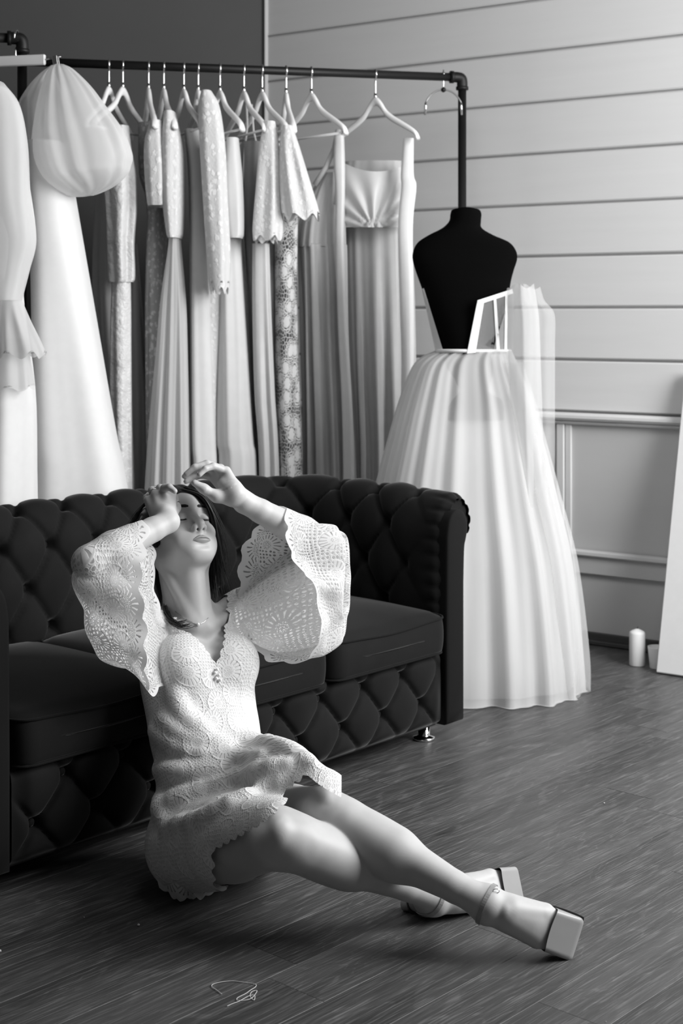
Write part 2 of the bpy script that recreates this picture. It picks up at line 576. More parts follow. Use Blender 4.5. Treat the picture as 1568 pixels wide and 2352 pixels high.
add('seat_deck', box_vf(0.02, SW - 0.02, 0.03, SD - 0.02, 0.05, 0.262), vp.m, sofa, smooth=False)
# chrome feet
fm = mesh('leg', *lathe_vf([(0.031, 0.0), (0.033, 0.003), (0.032, 0.008), (0.020, 0.011), (0.018, 0.014), (0.018, 0.048)], 28))
fm.materials.append(M['chrome'].m)
for lx, ly in ((-0.03, 0.07), (SW - 0.012, 0.055), (-0.03, SD + 0.02), (SW + 0.03, SD + 0.02)):
    o = link('leg', fm, None, sofa); o.location = (lx, ly, 0.0)
tag(o, None)
for o in sofa.children:
    if o.name.startswith('leg'): o['label'] = 'short chrome leg with round foot'

# loose seat cushions
def seat_cushion(s0, s1, label, squash=0.0):
    w = s1 - s0
    d0, d1 = -0.035, SD - 0.035
    z0, z1 = 0.262, 0.378
    n = 40
    u = np.linspace(-1, 1, n)
    base = bmesh.new()
    bmesh.ops.create_cube(base, size=2)
    bmesh.ops.subdivide_edges(base, edges=base.edges[:], cuts=26, use_grid_fill=True)
    V = np.array([v.co[:] for v in base.verts]); F = [tuple(v.index for v in f.verts) for f in base.faces]
    base.free()
    x, y, z = V.T
    # rounded box: round the corners in plan and puff the top and the sides
    rr = np.maximum(np.abs(x), np.abs(y)); lim = 0.82
    cx = np.where((np.abs(x) > lim) & (np.abs(y) > lim), 1.0, 0.0)
    ax = np.clip(np.abs(x) - lim, 0, None) / (1 - lim); ay = np.clip(np.abs(y) - lim, 0, None) / (1 - lim)
    L = np.sqrt(ax ** 2 + ay ** 2); mxx = np.maximum(ax, ay)
    k = np.where(L > 1e-9, mxx / np.maximum(L, 1e-9), 1.0)
    X = np.sign(x) * np.where((ax > 0) & (ay > 0), lim + ax * k * (1 - lim), np.abs(x))
    Y = np.sign(y) * np.where((ax > 0) & (ay > 0), lim + ay * k * (1 - lim), np.abs(y))
    side = np.sqrt(np.clip(1 - z ** 2, 0, 1))
    wx = (w / 2 - 0.006) + 0.004 * side
    dy = (d1 - d0) / 2 - 0.012 + 0.012 * side
    top = (1 - np.abs(x) ** 3) * (1 - np.abs(y) ** 3)
    Zt = np.where(z > 0, z * (z1 - z0) / 2 + np.clip(z, 0, 1) ** 2 * 0.030 * top, z * (z1 - z0) / 2 - 0.004 * np.clip(-z, 0, 1) * top * 0)
    Zt = Zt - 0.008 * np.exp(-((1 - np.abs(z)) / 0.12) ** 2) * np.exp(-((1 - rr) / 0.05) ** 2) * np.sign(z)
    sag = -0.010 * np.exp(-((y + 1) / 0.5) ** 2) * (z > 0) * np.exp(-(x / 0.6) ** 2) * (1 + squash)
    Vw = np.stack([(s0 + s1) / 2 + X * wx, (d0 + d1) / 2 + Y * dy, (z0 + z1) / 2 + Zt + sag], -1)
    o = link('seat_cushion', mesh('seat_cushion', Vw - np.array([(s0 + s1) / 2, 0, 0]), F), vel.m)
    o.matrix_world = Matrix.Translation((SO[0], SO[1], 0)) @ Matrix.Rotation(SRZ, 4, 'Z') @ Matrix.Translation(((s0 + s1) / 2, 0, 0))
    tag(o, label, 'cushion', 'loose seat cushions of the black sofa')
    # piping along the upper and lower front edges
    for zz in (z1 - 0.009, z0 + 0.006):
        q = []
        for a in np.linspace(0, 2 * math.pi, 120, endpoint=False):
            cxx, cyy = math.cos(a), math.sin(a)
            sc = 1 / max(abs(cxx), abs(cyy)); px, py = cxx * sc, cyy * sc
            aax, aay = max(abs(px) - lim, 0) / (1 - lim), max(abs(py) - lim, 0) / (1 - lim)
            if aax > 0 and aay > 0:
                kk = max(aax, aay) / math.hypot(aax, aay)
                px, py = math.copysign(lim + aax * kk * (1 - lim), px), math.copysign(lim + aay * kk * (1 - lim), py)
            q.append((px * (w / 2 - (0.0025 if zz > 0.3 else 0.004)), (d0 + d1) / 2 + py * ((d1 - d0) / 2 - (0.0030 if zz > 0.3 else 0.0065)), zz + (-0.010 * math.exp(-((py + 1) / 0.5) ** 2) * math.exp(-(px / 0.6) ** 2) if zz > 0.3 else 0)))
        q.append(q[0])
        add('piping', tube_vf(q, 0.0032, 6, caps=False), vp.m, o)


seat_cushion(0.0, 0.5, 'black velvet seat cushion beside the near sofa arm, left of the woman')
seat_cushion(0.5, 1.0, 'black velvet seat cushion in the middle, right behind the woman')
seat_cushion(1.0, 1.5, 'black velvet seat cushion beside the far rolled arm, nothing on it')

# ------------------------------------------------------------------ clothing racks, hangers, gowns
mk('black_pipe', 0.006, 0.5, 0.3)
mk('white_wood', 0.78, 0.4, 0.45)
mk('hook_metal', 0.8, 0.18, 0.6, metallic=1.0)
mk('clip_metal', 0.35, 0.35, 0.5, metallic=1.0)
fm_ = mk('black_jersey', 0.002, 0.95, 0.04)
fm_.bump(fm_.noise(fm_.coord('Object'), 500, 2, 0.5), 0.1, 0.0006)

def cloth_mat(name, base, rough=0.6, sheen=0.2, bumpy=0.0, scale=30, tl=0.15):
    m = mk(name, base, rough, 0.35, sheen=sheen)
    n = m.noise(m.coord('Object'), scale, 4, 0.6)
    m.col(n * 0.08 + (base - 0.04))
    if bumpy: m.bump(n, bumpy, 0.006)
    m.nt.links.new(m.translucent(tl, base), m.out.inputs[0])
    return m

cloth_mat('white_crepe', 0.80, 0.6, 0.2, 0.0)
cloth_mat('ivory_crepe', 0.68, 0.65, 0.2, 0.0)
cloth_mat('grey_satin', 0.44, 0.42, 0.2, 0.15, 18)
cloth_mat('pale_satin', 0.62, 0.40, 0.2, 0.2, 18)
cloth_mat('crumpled_satin', 0.70, 0.36, 0.2, 1.0, 13)
M['crumpled_satin'].nt.nodes['Bump'].inputs['Distance'].default_value = 0.02
cloth_mat('grey_lining', 0.30, 0.6, 0.2, 0.0)

def lace_cloth(name, c0, c1, scale, rel=0.4, holes=0.0):
    m = mk(name, c1, 0.75, 0.3, sheen=0.1)
    co = m.coord('Object', (1, 1, 0.8))
    wob = m.noise(co, scale * 0.35, 2, 0.5)
    v = m.vor(co, scale, 1.0, 'F1', '3D'); d = m.E(v.outputs['Distance'])
    v2 = m.vor(co, scale * 2.7, 1.0, 'F1', '3D'); d2 = m.E(v2.outputs['Distance'])
    pat = (d * 0.9 + d2 * 0.35 + wob * 0.5).ss(0.62, 0.85)
    m.col(pat * (c0 - c1) + c1)
    m.bump((pat * -1.0) + d2 * 0.4, rel, 0.004)
    if holes:
        m.sheer(1.0 - pat * holes, 0.15, c1)
    else:
        m.nt.links.new(m.translucent(0.12, c1), m.out.inputs[0])
    return m

lace_cloth('white_lace_gown', 0.64, 0.80, 45)
lace_cloth('grey_lace_gown', 0.36, 0.62, 60)
lace_cloth('soft_lace_gown', 0.66, 0.77, 60)
# guipure: scrolls and rosettes of cord over an open ground
gm = mk('guipure_lace', 0.74, 0.7, 0.3)
uvn = gm.node('ShaderNodeUVMap'); uvn.uv_map = 'UVMap'
gx, gy, _ = gm.xyz(uvn.outputs[0])
wob = gm.noise(uvn.outputs[0], 14, 2, 0.5)
gv = gm.vor(gm.vec(gx + (wob - 0.5) * 0.03, gy + (wob - 0.5) * 0.03), 15, 0.9)
gd = gm.E(gv.outputs['Distance'])
sw = gm.node('ShaderNodeVectorMath', operation='SUBTRACT')
gm.nt.links.new(uvn.outputs[0], sw.inputs[0]); gm.nt.links.new(gv.outputs['Position'], sw.inputs[1])
sx_, sy_, _ = gm.xyz(sw.outputs[0])
ga = sy_.atan2(sx_)
cord = (gd * 52.0 + ga * 2.0 + wob * 5.0).sin().ss(-0.35, 0.15)
fl_ = (gd + (ga * 6.0).sin() * 0.03).ss(0.30, 0.26)
tw = gm.E(gm.vor(uvn.outputs[0], 70, 0.9, 'DISTANCE_TO_EDGE').outputs['Distance']).ss(0.16, 0.08)
cov = (fl_.mx(cord * gd.ss(0.62, 0.5))).mx(tw * 0.8)
gm.col(cov * 0.64 + 0.05)
gm.bump(cov, 0.6, 0.006)
# tulle
def tulle(name, op, c=0.85):
    m = mk(name, c, 0.9, 0.1)
    n = m.noise(m.coord('Object', (3, 3, 0.4)), 6, 3, 0.5)
    m.sheer((n - 0.5) * 0.15 + op, 0.4, c)
tulle('tulle', 0.30); tulle('dense_tulle', 0.80, 0.74); tulle('organza', 0.66, 0.80); tulle('bodice_net', 0.42, 0.45); tulle('veil', 0.42, 0.74)

RA = P(1061, 178, 5.50); RZ_ = RA[2]; RB = P(300, 151, 5.23); RB[2] = RZ_
RDIR = unit(RB - RA)


def rod_at(u):
    """depth and point of the long rod behind picture column u"""
    k = (u - CX) / FPX
    t = (k * RA[1] - RA[0]) / (RDIR[0] - k * RDIR[1])
    return RA + RDIR * t


def elbow(c, d1, d2, r):
    pts = [c + d1 * r * 2.6, c + d1 * r * 1.2, c + (d1 + d2) * r * 0.25, c + d2 * r * 1.2, c + d2 * r * 2.6]
    return catmull(np.array(pts), 14)


def rack(a, b, label, posts):
    root = empty('clothing_rack', (0, 0, 0)); tag(root, label, 'rack')
    d = unit(b - a); PR = 0.0155
    add('rail', tube_vf([a + d * 0.03, b - d * 0.03], PR, 20), M['black_pipe'].m, root)
    for p, dd in posts:
        add('elbow', tube_vf(elbow(p, dd, np.array([0, 0, -1.0]), PR), PR * 1.28, 20), M['black_pipe'].m, root)
        for c0, ax in ((p + dd * PR * 2.6, dd), (p + np.array([0, 0, -1.0]) * PR * 2.6, np.array([0, 0, -1.0]))):
            add('collar', tube_vf([c0 - ax * 0.006, c0 + ax * 0.006], PR * 1.5, 20), M['black_pipe'].m, root)
        add('post', tube_vf([p + np.array([0, 0, -0.03]), np.array([p[0], p[1], 0.03])], PR, 20), M['black_pipe'].m, root)
        n = np.array([-d[1], d[0], 0])
        add('foot', tube_vf([np.array([p[0], p[1], 0.022]) - n * 0.24, np.array([p[0], p[1], 0.022]) + n * 0.17], 0.018, 16), M['black_pipe'].m, root)
    return root


LEFTEND = RA + RDIR * 1.78
rack(RA, LEFTEND, 'long black pipe clothing rack holding the row of gowns along the wall', [(RA, RDIR), (LEFTEND, -RDIR)])
R2 = P(51, 92, 4.72); R2[2] = RZ_
D2 = unit(np.array([-4.3, -0.75, 0]))
E2 = R2 + D2 * 1.3
rack(R2, E2, 'black pipe clothing rack nearer the lens, only its end elbow in view', [(R2, D2)])

# white shaped hangers
def hanger_profile(side):
    return [(0, 0.0), (side * 0.012, -0.004), (side * 0.030, -0.022), (side * 0.050, -0.048), (side * 0.080, -0.070), (side * 0.120, -0.092), (side * 0.160, -0.114), (side * 0.186, -0.132), (side * 0.196, -0.150)]


hang_me = {}
def make_hanger(u, label, az, drop=0.062, bar=True, group='white hangers on the long rack', base=None, arm=1.0):
    """hook over the rod, body turned by az degrees from facing along the rod"""
    p = base if base is not None else rod_at(u)
    key = ('body', bar, drop)
    if key not in hang_me:
        vb = []
        for sd in (1, -1):
            pr = catmull(np.array(hanger_profile(sd)), 24)
            V = []
            for k, (x, z) in enumerate(pr):
                t = k / 23
                hh_ = 0.0175 - 0.0085 * t; ww = 0.0080 + 0.0035 * t
                V.append([(x, ww * math.cos(a), z - 0.012 + hh_ * math.sin(a)) for a in np.arange(10) / 10 * 2 * math.pi])
            V = np.array(V)
            F = [tuple(f) for f in grid_faces(24, 10, close_m=True, flip=sd < 0)] + [tuple(23 * 10 + k for k in range(10))]
            vb.append((V.reshape(-1, 3), F))
        if bar: vb.append(tube_vf([(-0.185, 0, -0.157), (0.185, 0, -0.157)], 0.0045, 8))
        hang_me[key] = mesh('arms', *cat_mesh(vb)); hang_me[key].materials.append(M['white_wood'].m)
        hk = [(0, 0, 0.0), (0, 0, drop * 0.6), (0, 0.001, drop - 0.004), (0, 0.013, drop + 0.012), (0, 0.010, drop + 0.030), (0, -0.006, drop + 0.036), (0, -0.019, drop + 0.022), (0, -0.0195, drop + 0.008)]
        hk = [(y_, 0, z_) for _, y_, z_ in hk]
        hang_me[key + ('h',)] = mesh('hook', *cat_mesh([tube_vf(catmull(np.array(hk), 40), 0.0030, 10), tube_vf([(0, 0, -0.006), (0, 0, 0.018)], 0.0058, 12)]))
        hang_me[key + ('h',)].materials.append(M['hook_metal'].m)
    root = empty('clothes_hanger', (0, 0, 0)); tag(root, label, 'hanger', group)
    a = math.radians(az)
    root.location = (p[0], p[1], p[2] + 0.0155 + 0.004 - (drop + 0.036) - 0.001)
    root.rotation_euler = (0, 0, a)
    o = link('arms', hang_me[key], None, root); o.scale = (arm, 1, 1)
    h_ = link('hook', hang_me[key + ('h',)], None, root)
    h_.rotation_euler = (0, 0, math.atan2(RDIR[1], RDIR[0]) + math.pi / 2 - a)
    return root


def gown(name, label, rows, mat, Y, depth=0.16, folds=9, amp=0.10, seed=0, yaw=0.0, cat='dress', group=None, parent=None, rr=40, m=112, ph=None, topfold=0.2, flat=2.4, uv=True, hemwave=0.0, tilt=0.0):
    """cloth column lofted through rows (v, u_left, u_right) at depth Y, with folds that deepen downwards"""
    rw = catmull(np.array(rows, float), rr)
    r_ = np.random.RandomState(seed)
    th_ = np.arange(m) / m * 2 * math.pi
    phs = r_.rand(4) * 6.28 if ph is None else ph
    V = []
    v0, v1 = rw[0, 0], rw[-1, 0]
    for v, ul, ur in rw:
        t = (v - v0) / (v1 - v0)
        uc, hw_ = (ul + ur) / 2, (ur - ul) / 2
        Yc = Y + tilt * t
        c_ = P(uc, v, Yc)
        a = hw_ * Yc / FPX; b = depth * (0.45 + 0.55 * min(1, 0.3 + t)) if np.isscalar(depth) else np.interp(t, np.linspace(0, 1, len(depth)), depth)
        ct, st = np.cos(th_), np.sin(th_)
        x = a * np.sign(ct) * np.abs(ct) ** (2 / flat); y = b * np.sign(st) * np.abs(st) ** (2 / flat)
        f = (np.sin(folds * th_ + phs[0] + 0.8 * math.sin(3 * t + phs[1])) * 0.6 + np.sin((folds * 2 - 3) * th_ + phs[2] + 1.5 * t) * 0.3 + np.sin(5 * th_ + phs[3]) * 0.3)
        k = amp * (topfold + (1 - topfold) * smoothstep(0, 0.6, t))
        amt = k * min(a, b)
        x = x + amt * f * ct * np.clip(b / max(a, 1e-3), 0.6, 1.0); y = y + amt * f * st * 1.6
        x = np.clip(x, -a * 1.03, a * 1.03)
        z = np.zeros(m) + c_[2] + (hemwave * np.sin(7 * th_ + phs[1]) if t > 0.97 else 0)
        V.append(np.stack([c_[0] + x, c_[1] + y, z], 1))
    V = np.array(V)
    n = len(V)
    uu, vv = np.meshgrid(th_ * 0.09, (rw[:, 0] - v0) * Y / FPX, indexing='xy')
    V[..., 2] = np.maximum(V[..., 2], 0.004)
    me_ = mesh(name, V.reshape(-1, 3), grid_faces(n, m, close_m=True, flip=True), uvs=np.stack([uu.ravel(), -vv.ravel()], 1) if uv else None)
    o = link(name, me_, M[mat].m, parent)
    if parent is None: tag(o, label, cat, group)
    elif label: o['label'] = label
    return o


GRP = 'gowns hanging on the long rack'
FV = 1525     # picture row where the hems end, a little above the floor at that depth
# 1: crumpled satin gown
d1 = gown('satin_gown', 'pale crumpled satin gown, first on the long rack beside the big puff sleeve', [(318, 250, 300), (400, 228, 312), (640, 218, 305), (900, 232, 318), (1100, 226, 340), (FV, 220, 345)], 'pale_satin', 5.36, 0.13, 7, 0.22, 1, group=GRP)
gown('sleeve', None, [(290, 262, 296), (340, 246, 302), (400, 240, 312), (480, 247, 314), (560, 250, 309), (634, 252, 310), (648, 254, 306)], 'crumpled_satin', 5.14, 0.07, 5, 0.20, 2, parent=d1)
gown('skirt_panel', None, [(640, 258, 300), (760, 255, 301), (900, 256, 302), (1100, 262, 305), (FV, 262, 312)], 'crumpled_satin', 5.13, 0.06, 5, 0.22, 3, parent=d1)
gown('tail', None, [(560, 304, 314), (700, 300, 325), (900, 300, 338), (1100, 290, 345), (FV, 285, 352)], 'grey_satin', 5.33, 0.06, 5, 0.25, 8, parent=d1)
# 2: long lace gown
d2 = gown('lace_gown', 'long pale lace gown with short sleeve, beside the crumpled satin one', [(285, 318, 370), (400, 320, 378), (480, 338, 380), (700, 334, 378), (950, 338, 368), (1100, 340, 372), (FV, 336, 376)], 'grey_lace_gown', 5.28, 0.12, 7, 0.14, 4, group=GRP)
gown('sleeve', None, [(278, 345, 372), (330, 332, 378), (400, 334, 386), (466, 340, 388), (474, 344, 384)], 'white_lace_gown', 5.12, 0.07, 5, 0.12, 5, parent=d2)
# 3: gown with narrow waist and tulle skirt
d3 = gown('tulle_gown', 'gown with lace bodice, pinched waist and flaring tulle skirt', [(262, 376, 404), (340, 372, 418), (450, 376, 420), (530, 384, 418), (555, 390, 414), (680, 372, 424), (800, 362, 428), (1100, 340, 434), (FV, 326, 440)], 'dense_tulle', 5.16, 0.11, 11, 0.20, 6, group=GRP)
gown('bodice', None, [(258, 378, 402), (340, 370, 419), (450, 374, 421), (530, 383, 419), (548, 388, 415)], 'soft_lace_gown', 5.14, 0.10, 6, 0.06, 7, parent=d3)
# 4: plain pale gown behind the lace sleeve
d4 = gown('pale_gown', 'plain pale gown seen behind the long lace sleeve', [(300, 424, 458), (420, 434, 480), (700, 438, 486), (1000, 440, 498), (1100, 444, 502), (FV, 440, 508)], 'ivory_crepe', 5.26, 0.11, 5, 0.16, 10, group=GRP)
# 5: long lace sleeve gown
d5 = gown('lace_gown', 'white lace gown whose long scalloped sleeve hangs in front', [(240, 455, 490), (330, 452, 504), (600, 458, 520), (900, 470, 505), (1100, 470, 506), (FV, 466, 510)], 'soft_lace_gown', 5.30, 0.10, 6, 0.12, 11, group=GRP)
gown('sleeve', None, [(210, 462, 486), (245, 456, 504), (330, 458, 516), (450, 466, 522), (560, 474, 528), (640, 480, 528), (668, 486, 526)], 'white_lace_gown', 5.10, 0.07, 5, 0.10, 12, parent=d5, hemwave=0.012)
# 6: crepe gown with cap sleeve
d6 = gown('crepe_gown', 'smooth white crepe gown with elbow sleeve, beside the scalloped lace sleeve', [(330, 512, 540), (420, 500, 552), (545, 500, 556), (800, 500, 572), (1000, 500, 584), (1083, 506, 592), (FV, 500, 600)], 'ivory_crepe', 5.30, 0.12, 6, 0.16, 13, group=GRP)
gown('sleeve', None, [(318, 520, 548), (400, 514, 556), (480, 518, 560), (535, 524, 560), (548, 528, 556)], 'pale_satin', 5.16, 0.07, 4, 0.06, 14, parent=d6)
# 7: strappy grey lace gown
d7 = gown('strap_gown', 'grey lace gown hung by thin straps between crepe and flutter sleeves', [(328, 556, 606), (420, 556, 604), (545, 562, 600), (700, 572, 625), (900, 582, 632), (1083, 590, 645), (FV, 588, 650)], 'grey_lining', 5.36, 0.11, 8, 0.2, 15, group=GRP)
gown('skirt_panel', None, [(560, 580, 618), (700, 580, 622), (900, 585, 630), (1083, 596, 640), (FV, 596, 648)], 'pale_satin', 5.24, 0.05, 6, 0.22, 16, parent=d7)
for p_ in ([(566, 232, 5.36), (568, 290, 5.33), (562, 340, 5.31), (556, 430, 5.30)], [(578, 240, 5.36), (582, 300, 5.34), (590, 335, 5.32)]):
    add('strap', tube_vf([P(*q_) for q_ in p_], 0.004, 6), M['white_crepe'].m, d7)
# 8: flutter sleeve gown
d8 = gown('flutter_gown', 'white gown with fluttering tiered tulle sleeve', [(290, 604, 628), (400, 596, 640), (545, 588, 640), (700, 596, 636), (1000, 598, 640), (FV, 598, 646)], 'ivory_crepe', 5.40, 0.10, 6, 0.14, 17, group=GRP)
gown('sleeve', None, [(280, 606, 632), (330, 596, 640), (420, 588, 646), (520, 580, 650), (548, 582, 650)], 'soft_lace_gown', 5.18, 0.06, 6, 0.11, 18, parent=d8, hemwave=0.01)
gown('sleeve', None, [(490, 592, 634), (530, 588, 636), (556, 586, 636)], 'soft_lace_gown', 5.22, 0.06, 6, 0.11, 19, parent=d8, hemwave=0.008)
# 9: guipure column gown
d9 = gown('guipure_gown', 'narrow gown of heavy scroll and flower lace with flutter sleeve', [(300, 646, 676), (420, 640, 682), (500, 632, 684), (700, 632, 684), (900, 634, 690), (1083, 640, 696), (FV, 640, 702)], 'guipure_lace', 5.32, 0.085, 5, 0.06, 20, group=GRP)
gown('sleeve', None, [(290, 648, 672), (340, 642, 688), (420, 642, 712), (480, 645, 730), (500, 650, 732)], 'soft_lace_gown', 5.16, 0.06, 6, 0.11, 21, parent=d9, hemwave=0.012)
# 10: grey slip
d10 = gown('slip_gown', 'grey satin slip gown with shoulder straps', [(400, 742, 780), (440, 715, 790), (500, 690, 792), (566, 680, 794), (580, 684, 796), (800, 692, 800), (1100, 698, 816), (FV, 690, 830)], 'grey_satin', 5.46, 0.13, 13, 0.24, 22, group=GRP, topfold=0.15)
add('strap', tube_vf([P(776, 300, 5.40), P(768, 340, 5.37), P(748, 385, 5.36), P(722, 425, 5.37)], 0.010, 8), M['grey_satin'].m, d10)
add('strap', tube_vf([P(778, 300, 5.40), P(779, 360, 5.34), P(778, 420, 5.33), P(770, 470, 5.34)], 0.008, 8), M['pale_satin'].m, d10)
# 11: pale slip
d11 = gown('slip_gown', 'pale satin slip gown with cowl neck, last before the dress form', [(372, 792, 940), (420, 788, 946), (520, 790, 944), (545, 792, 946), (800, 800, 952), (1000, 812, 952), (1110, 815, 950), (FV, 812, 960)], 'grey_satin', 5.58, 0.10, 12, 0.2, 23, group=GRP, topfold=0.12)
cw = []
for i, t in enumerate(np.linspace(0, 1, 24)):          # soft bodice: folds run from the straps to the middle of the waist seam
    for u in np.linspace(0, 1, 44):
        sag = (1 - (2 * u - 1) ** 2)
        a_ = math.atan2(1.02 - t, (u - 0.45) * 0.9)
        cw.append(P(786 + 158 * u + (0.5 - u) * 6 * t, 372 + sag * 22 * (1 - t) ** 2 + t * 150, 5.46 - 0.05 * sag + 0.010 * math.sin(a_ * 15) * min(1, 0.25 + t)))
add('cowl', (np.array(cw), [tuple(f) for f in grid_faces(24, 44)]), M['pale_satin'].m, d11)
gown('side_seam', None, [(318, 926, 950), (400, 920, 950), (430, 921, 956), (520, 914, 948), (700, 918, 950), (830, 922, 950), (1000, 920, 946), (FV, 918, 948)], 'white_crepe', 5.36, 0.03, 3, 0.10, 24, parent=d11)
gown('front_seam', None, [(312, 768, 790), (370, 766, 792), (450, 770, 792), (560, 770, 790), (760, 776, 798), (1000, 786, 812), (FV, 790, 820)], 'pale_satin', 5.34, 0.03, 3, 0.12, 25, parent=d11)

# hangers: hook column in the picture, turn
for u, lab, az, bar, arm in ((250, 'white wooden hanger first on the long rack, half hidden by the puff sleeve', 105, True, 1.0), (282, 'white wooden hanger second on the long rack, above the crumpled satin gown', 112, True, 1.0),
                        (341, 'white wooden hanger carrying the long pale lace gown', 76, True, 1.0), (376, 'white wooden hanger carrying the narrow-waisted tulle gown', 72, True, 1.0), (422, 'white wooden hanger carrying the plain pale gown', 66, True, 1.0),
                        (455, 'white hanger inside the shoulders of the long-sleeved lace gown', 70, False, 0.8), (505, 'white wooden hanger with empty near arm beside the scalloped sleeve', 62, True, 1.0), (560, 'white wooden hanger carrying the thin-strapped grey lace gown', 64, True, 1.0),
                        (602, 'white wooden hanger carrying the gown with tiered tulle sleeve', 60, True, 1.0), (657, 'white wooden hanger nearly edge-on above the scroll lace gown', 80, True, 1.0), (715, 'white wooden hanger carrying the grey slip gown', 50, True, 1.0),
                        (862, 'white wooden hanger carrying the pale cowl-neck slip gown', 40, False, 1.0)):
    make_hanger(u, lab, -az, 0.062 if u != 862 else 0.070, bar, arm=arm)
# empty wire hanger at the right end of the rod
p0 = rod_at(1018)
wh = empty('lingerie_hanger', (p0[0], p0[1], p0[2] + 0.018)); tag(wh, 'small clear curved hanger with dark knob at the far right end of the rod', 'hanger')
hk = catmull(np.array([(0, 0, -0.060), (0, 0, -0.022), (0.0, 0.019, -0.012), (0, 0.013, 0.004), (0, -0.010, 0.005), (0, -0.020, -0.012)]), 30)
add('hook', tube_vf(hk, 0.0024, 8), M['hook_metal'].m, wh)
add('knob', lathe_vf([(0.001, 0.010), (0.008, 0.006), (0.010, 0), (0.008, -0.006), (0.001, -0.010)], 16, (0, 0, -0.066)), M['black_pipe'].m, wh)
arcp = [(0.072 * math.sin(a), 0, -0.066 - 0.075 * (1 - math.cos(a)) * 1.1) for a in np.linspace(-1.15, 1.15, 24)]
add('arms', tube_vf(arcp, 0.003, 8), M['clip_metal'].m, wh)
for sd in (-1, 1):
    q_ = np.array(arcp[0 if sd < 0 else -1])
    add('clip', tube_vf([q_, q_ + (0, 0, -0.012), q_ + (sd * 0.002, 0, -0.045)], [0.004, 0.005, 0.004], 8), M['hook_metal'].m, wh)

# near rack: trouser hanger, puff-sleeve gown, white sheer-sleeved gown
h0 = P(36, 88, 4.705); h0[2] = RZ_
th_ = empty('clip_hanger', (0, 0, 0)); tag(th_, 'white wooden bar hanger with metal clip gripping the puff sleeve', 'hanger')
hk = [h0 + np.array([0, 0, -0.075]), h0 + np.array([0, 0, -0.04]), h0 + np.array([0.002, 0.018, -0.02]), h0 + np.array([0.004, 0.022, 0.006]), h0 + np.array([0.004, 0.0, 0.024]), h0 + np.array([0.002, -0.022, 0.008]), h0 + np.array([0.0, -0.022, -0.006])]
add('hook', tube_vf(catmull(np.array(hk), 30), 0.003, 8), M['hook_metal'].m, th_)
ba_, bb_ = P(-140, 148, 4.74), P(104, 137, 4.66)
bd_ = unit(bb_ - ba_); bn = unit(np.cross(bd_, (0, 0, 1)))
V, F = box_vf(0, float(np.linalg.norm(bb_ - ba_)), -0.007, 0.007, -0.0165, 0.0165, 0.003)
o = add('bar', (V @ np.stack([bd_, bn, np.cross(bn, bd_) * -1]) + ba_, F), M['white_wood'].m, th_, smooth=False)
add('rod', tube_vf([bb_, P(140, 130, 4.65)], 0.0025, 8), M['clip_metal'].m, th_)
for dy in (-0.010, 0.010):
    V, F = box_vf(-0.008, 0.008, dy - 0.002, dy + 0.002, -0.045, 0.012, 0.001)
    add('clip', (V @ np.array([[0.94, -0.1, 0.2], [0.1, 0.99, 0], [-0.12, 0, 0.97]]) + P(128, 138, 4.65), F), M['clip_metal'].m, th_, smooth=False)
pg = gown('puff_sleeve_gown', 'big white gown with organza puff sleeve held up by a metal clip', [(330, 62, 150), (450, 66, 170), (600, 74, 196), (800, 76, 232), (1000, 78, 268), (1120, 80, 292), (1560, 40, 360)], 'white_crepe', 4.66, 0.20, 4, 0.10, 30, group='gowns hanging on the near rack', tilt=0.02)
# puff sleeve: gathered at the clip, ballooning, drawn in at the cuff
def balloon(rows, Y, depth, nf, amp, seed, mat, parent):
    rw = catmull(np.array(rows, float), 46); m_ = 130; V = []
    th0 = np.arange(m_) / m_ * 2 * math.pi
    for i, (v, ul, ur, skew) in enumerate(rw):
        t = i / 45
        c_ = P((ul + ur) / 2, v, Y); a = (ur - ul) / 2 * Y / FPX; b = min(a, depth)
        g_ = 1 + amp * (np.sin(nf * th0 + seed) * 0.6 + np.sin((nf + 4) * th0 + 2 * seed) * 0.4) * (1 - 0.5 * math.sin(math.pi * min(max(t, 0), 1)))
        V.append(np.stack([c_[0] + a * np.cos(th0) * g_, c_[1] + b * np.sin(th0) * g_, c_[2] + skew * Y / FPX * np.cos(th0)], 1))
    V = np.array(V)
    return link('puff_sleeve', mesh('puff_sleeve', V.reshape(-1, 3), grid_faces(46, m_, close_m=True, flip=True)), M[mat].m, parent)
balloon([(148, 126, 146, 0), (160, 112, 168, 0), (200, 96, 206, 2), (250, 84, 240, 6), (310, 76, 278, 12), (360, 78, 300, 6), (395, 98, 297, 14), (418, 128, 290, 18), (436, 160, 268, 14), (446, 182, 236, 6), (449, 194, 214, 0)], 4.58, 0.13, 12, 0.10, 1.3, 'organza', pg)
balloon([(150, 118, 132, 0), (170, 92, 128, 0), (210, 62, 140, -4), (260, 42, 150, -8), (330, 52, 165, -6), (390, 70, 180, 0), (430, 110, 190, 8), (452, 150, 186, 8)], 4.70, 0.10, 10, 0.10, 0.4, 'organza', pg)
wg = gown('sheer_sleeve_gown', 'bright white gown with long sheer sleeve at the left edge', [(205, -60, 20), (260, -80, 48), (400, -90, 62), (545, -100, 80), (620, -100, 62), (690, -100, 50), (900, -110, 76), (1150, -120, 80), (1560, -140, 92)], 'white_crepe', 4.36, 0.13, 5, 0.07, 33, group='gowns hanging on the near rack')
gown('sheer_sleeve', None, [(190, -30, 8), (240, -36, 44), (330, -40, 62), (450, -40, 68), (550, -36, 81), (620, -24, 66), (690, -10, 48)], 'organza', 4.20, 0.07, 6, 0.05, 34, parent=wg)
gown('sleeve_frill', None, [(688, 4, 48), (730, 0, 66), (780, -6, 90), (815, -10, 105)], 'organza', 4.20, 0.07, 7, 0.08, 35, parent=wg, hemwave=0.01)
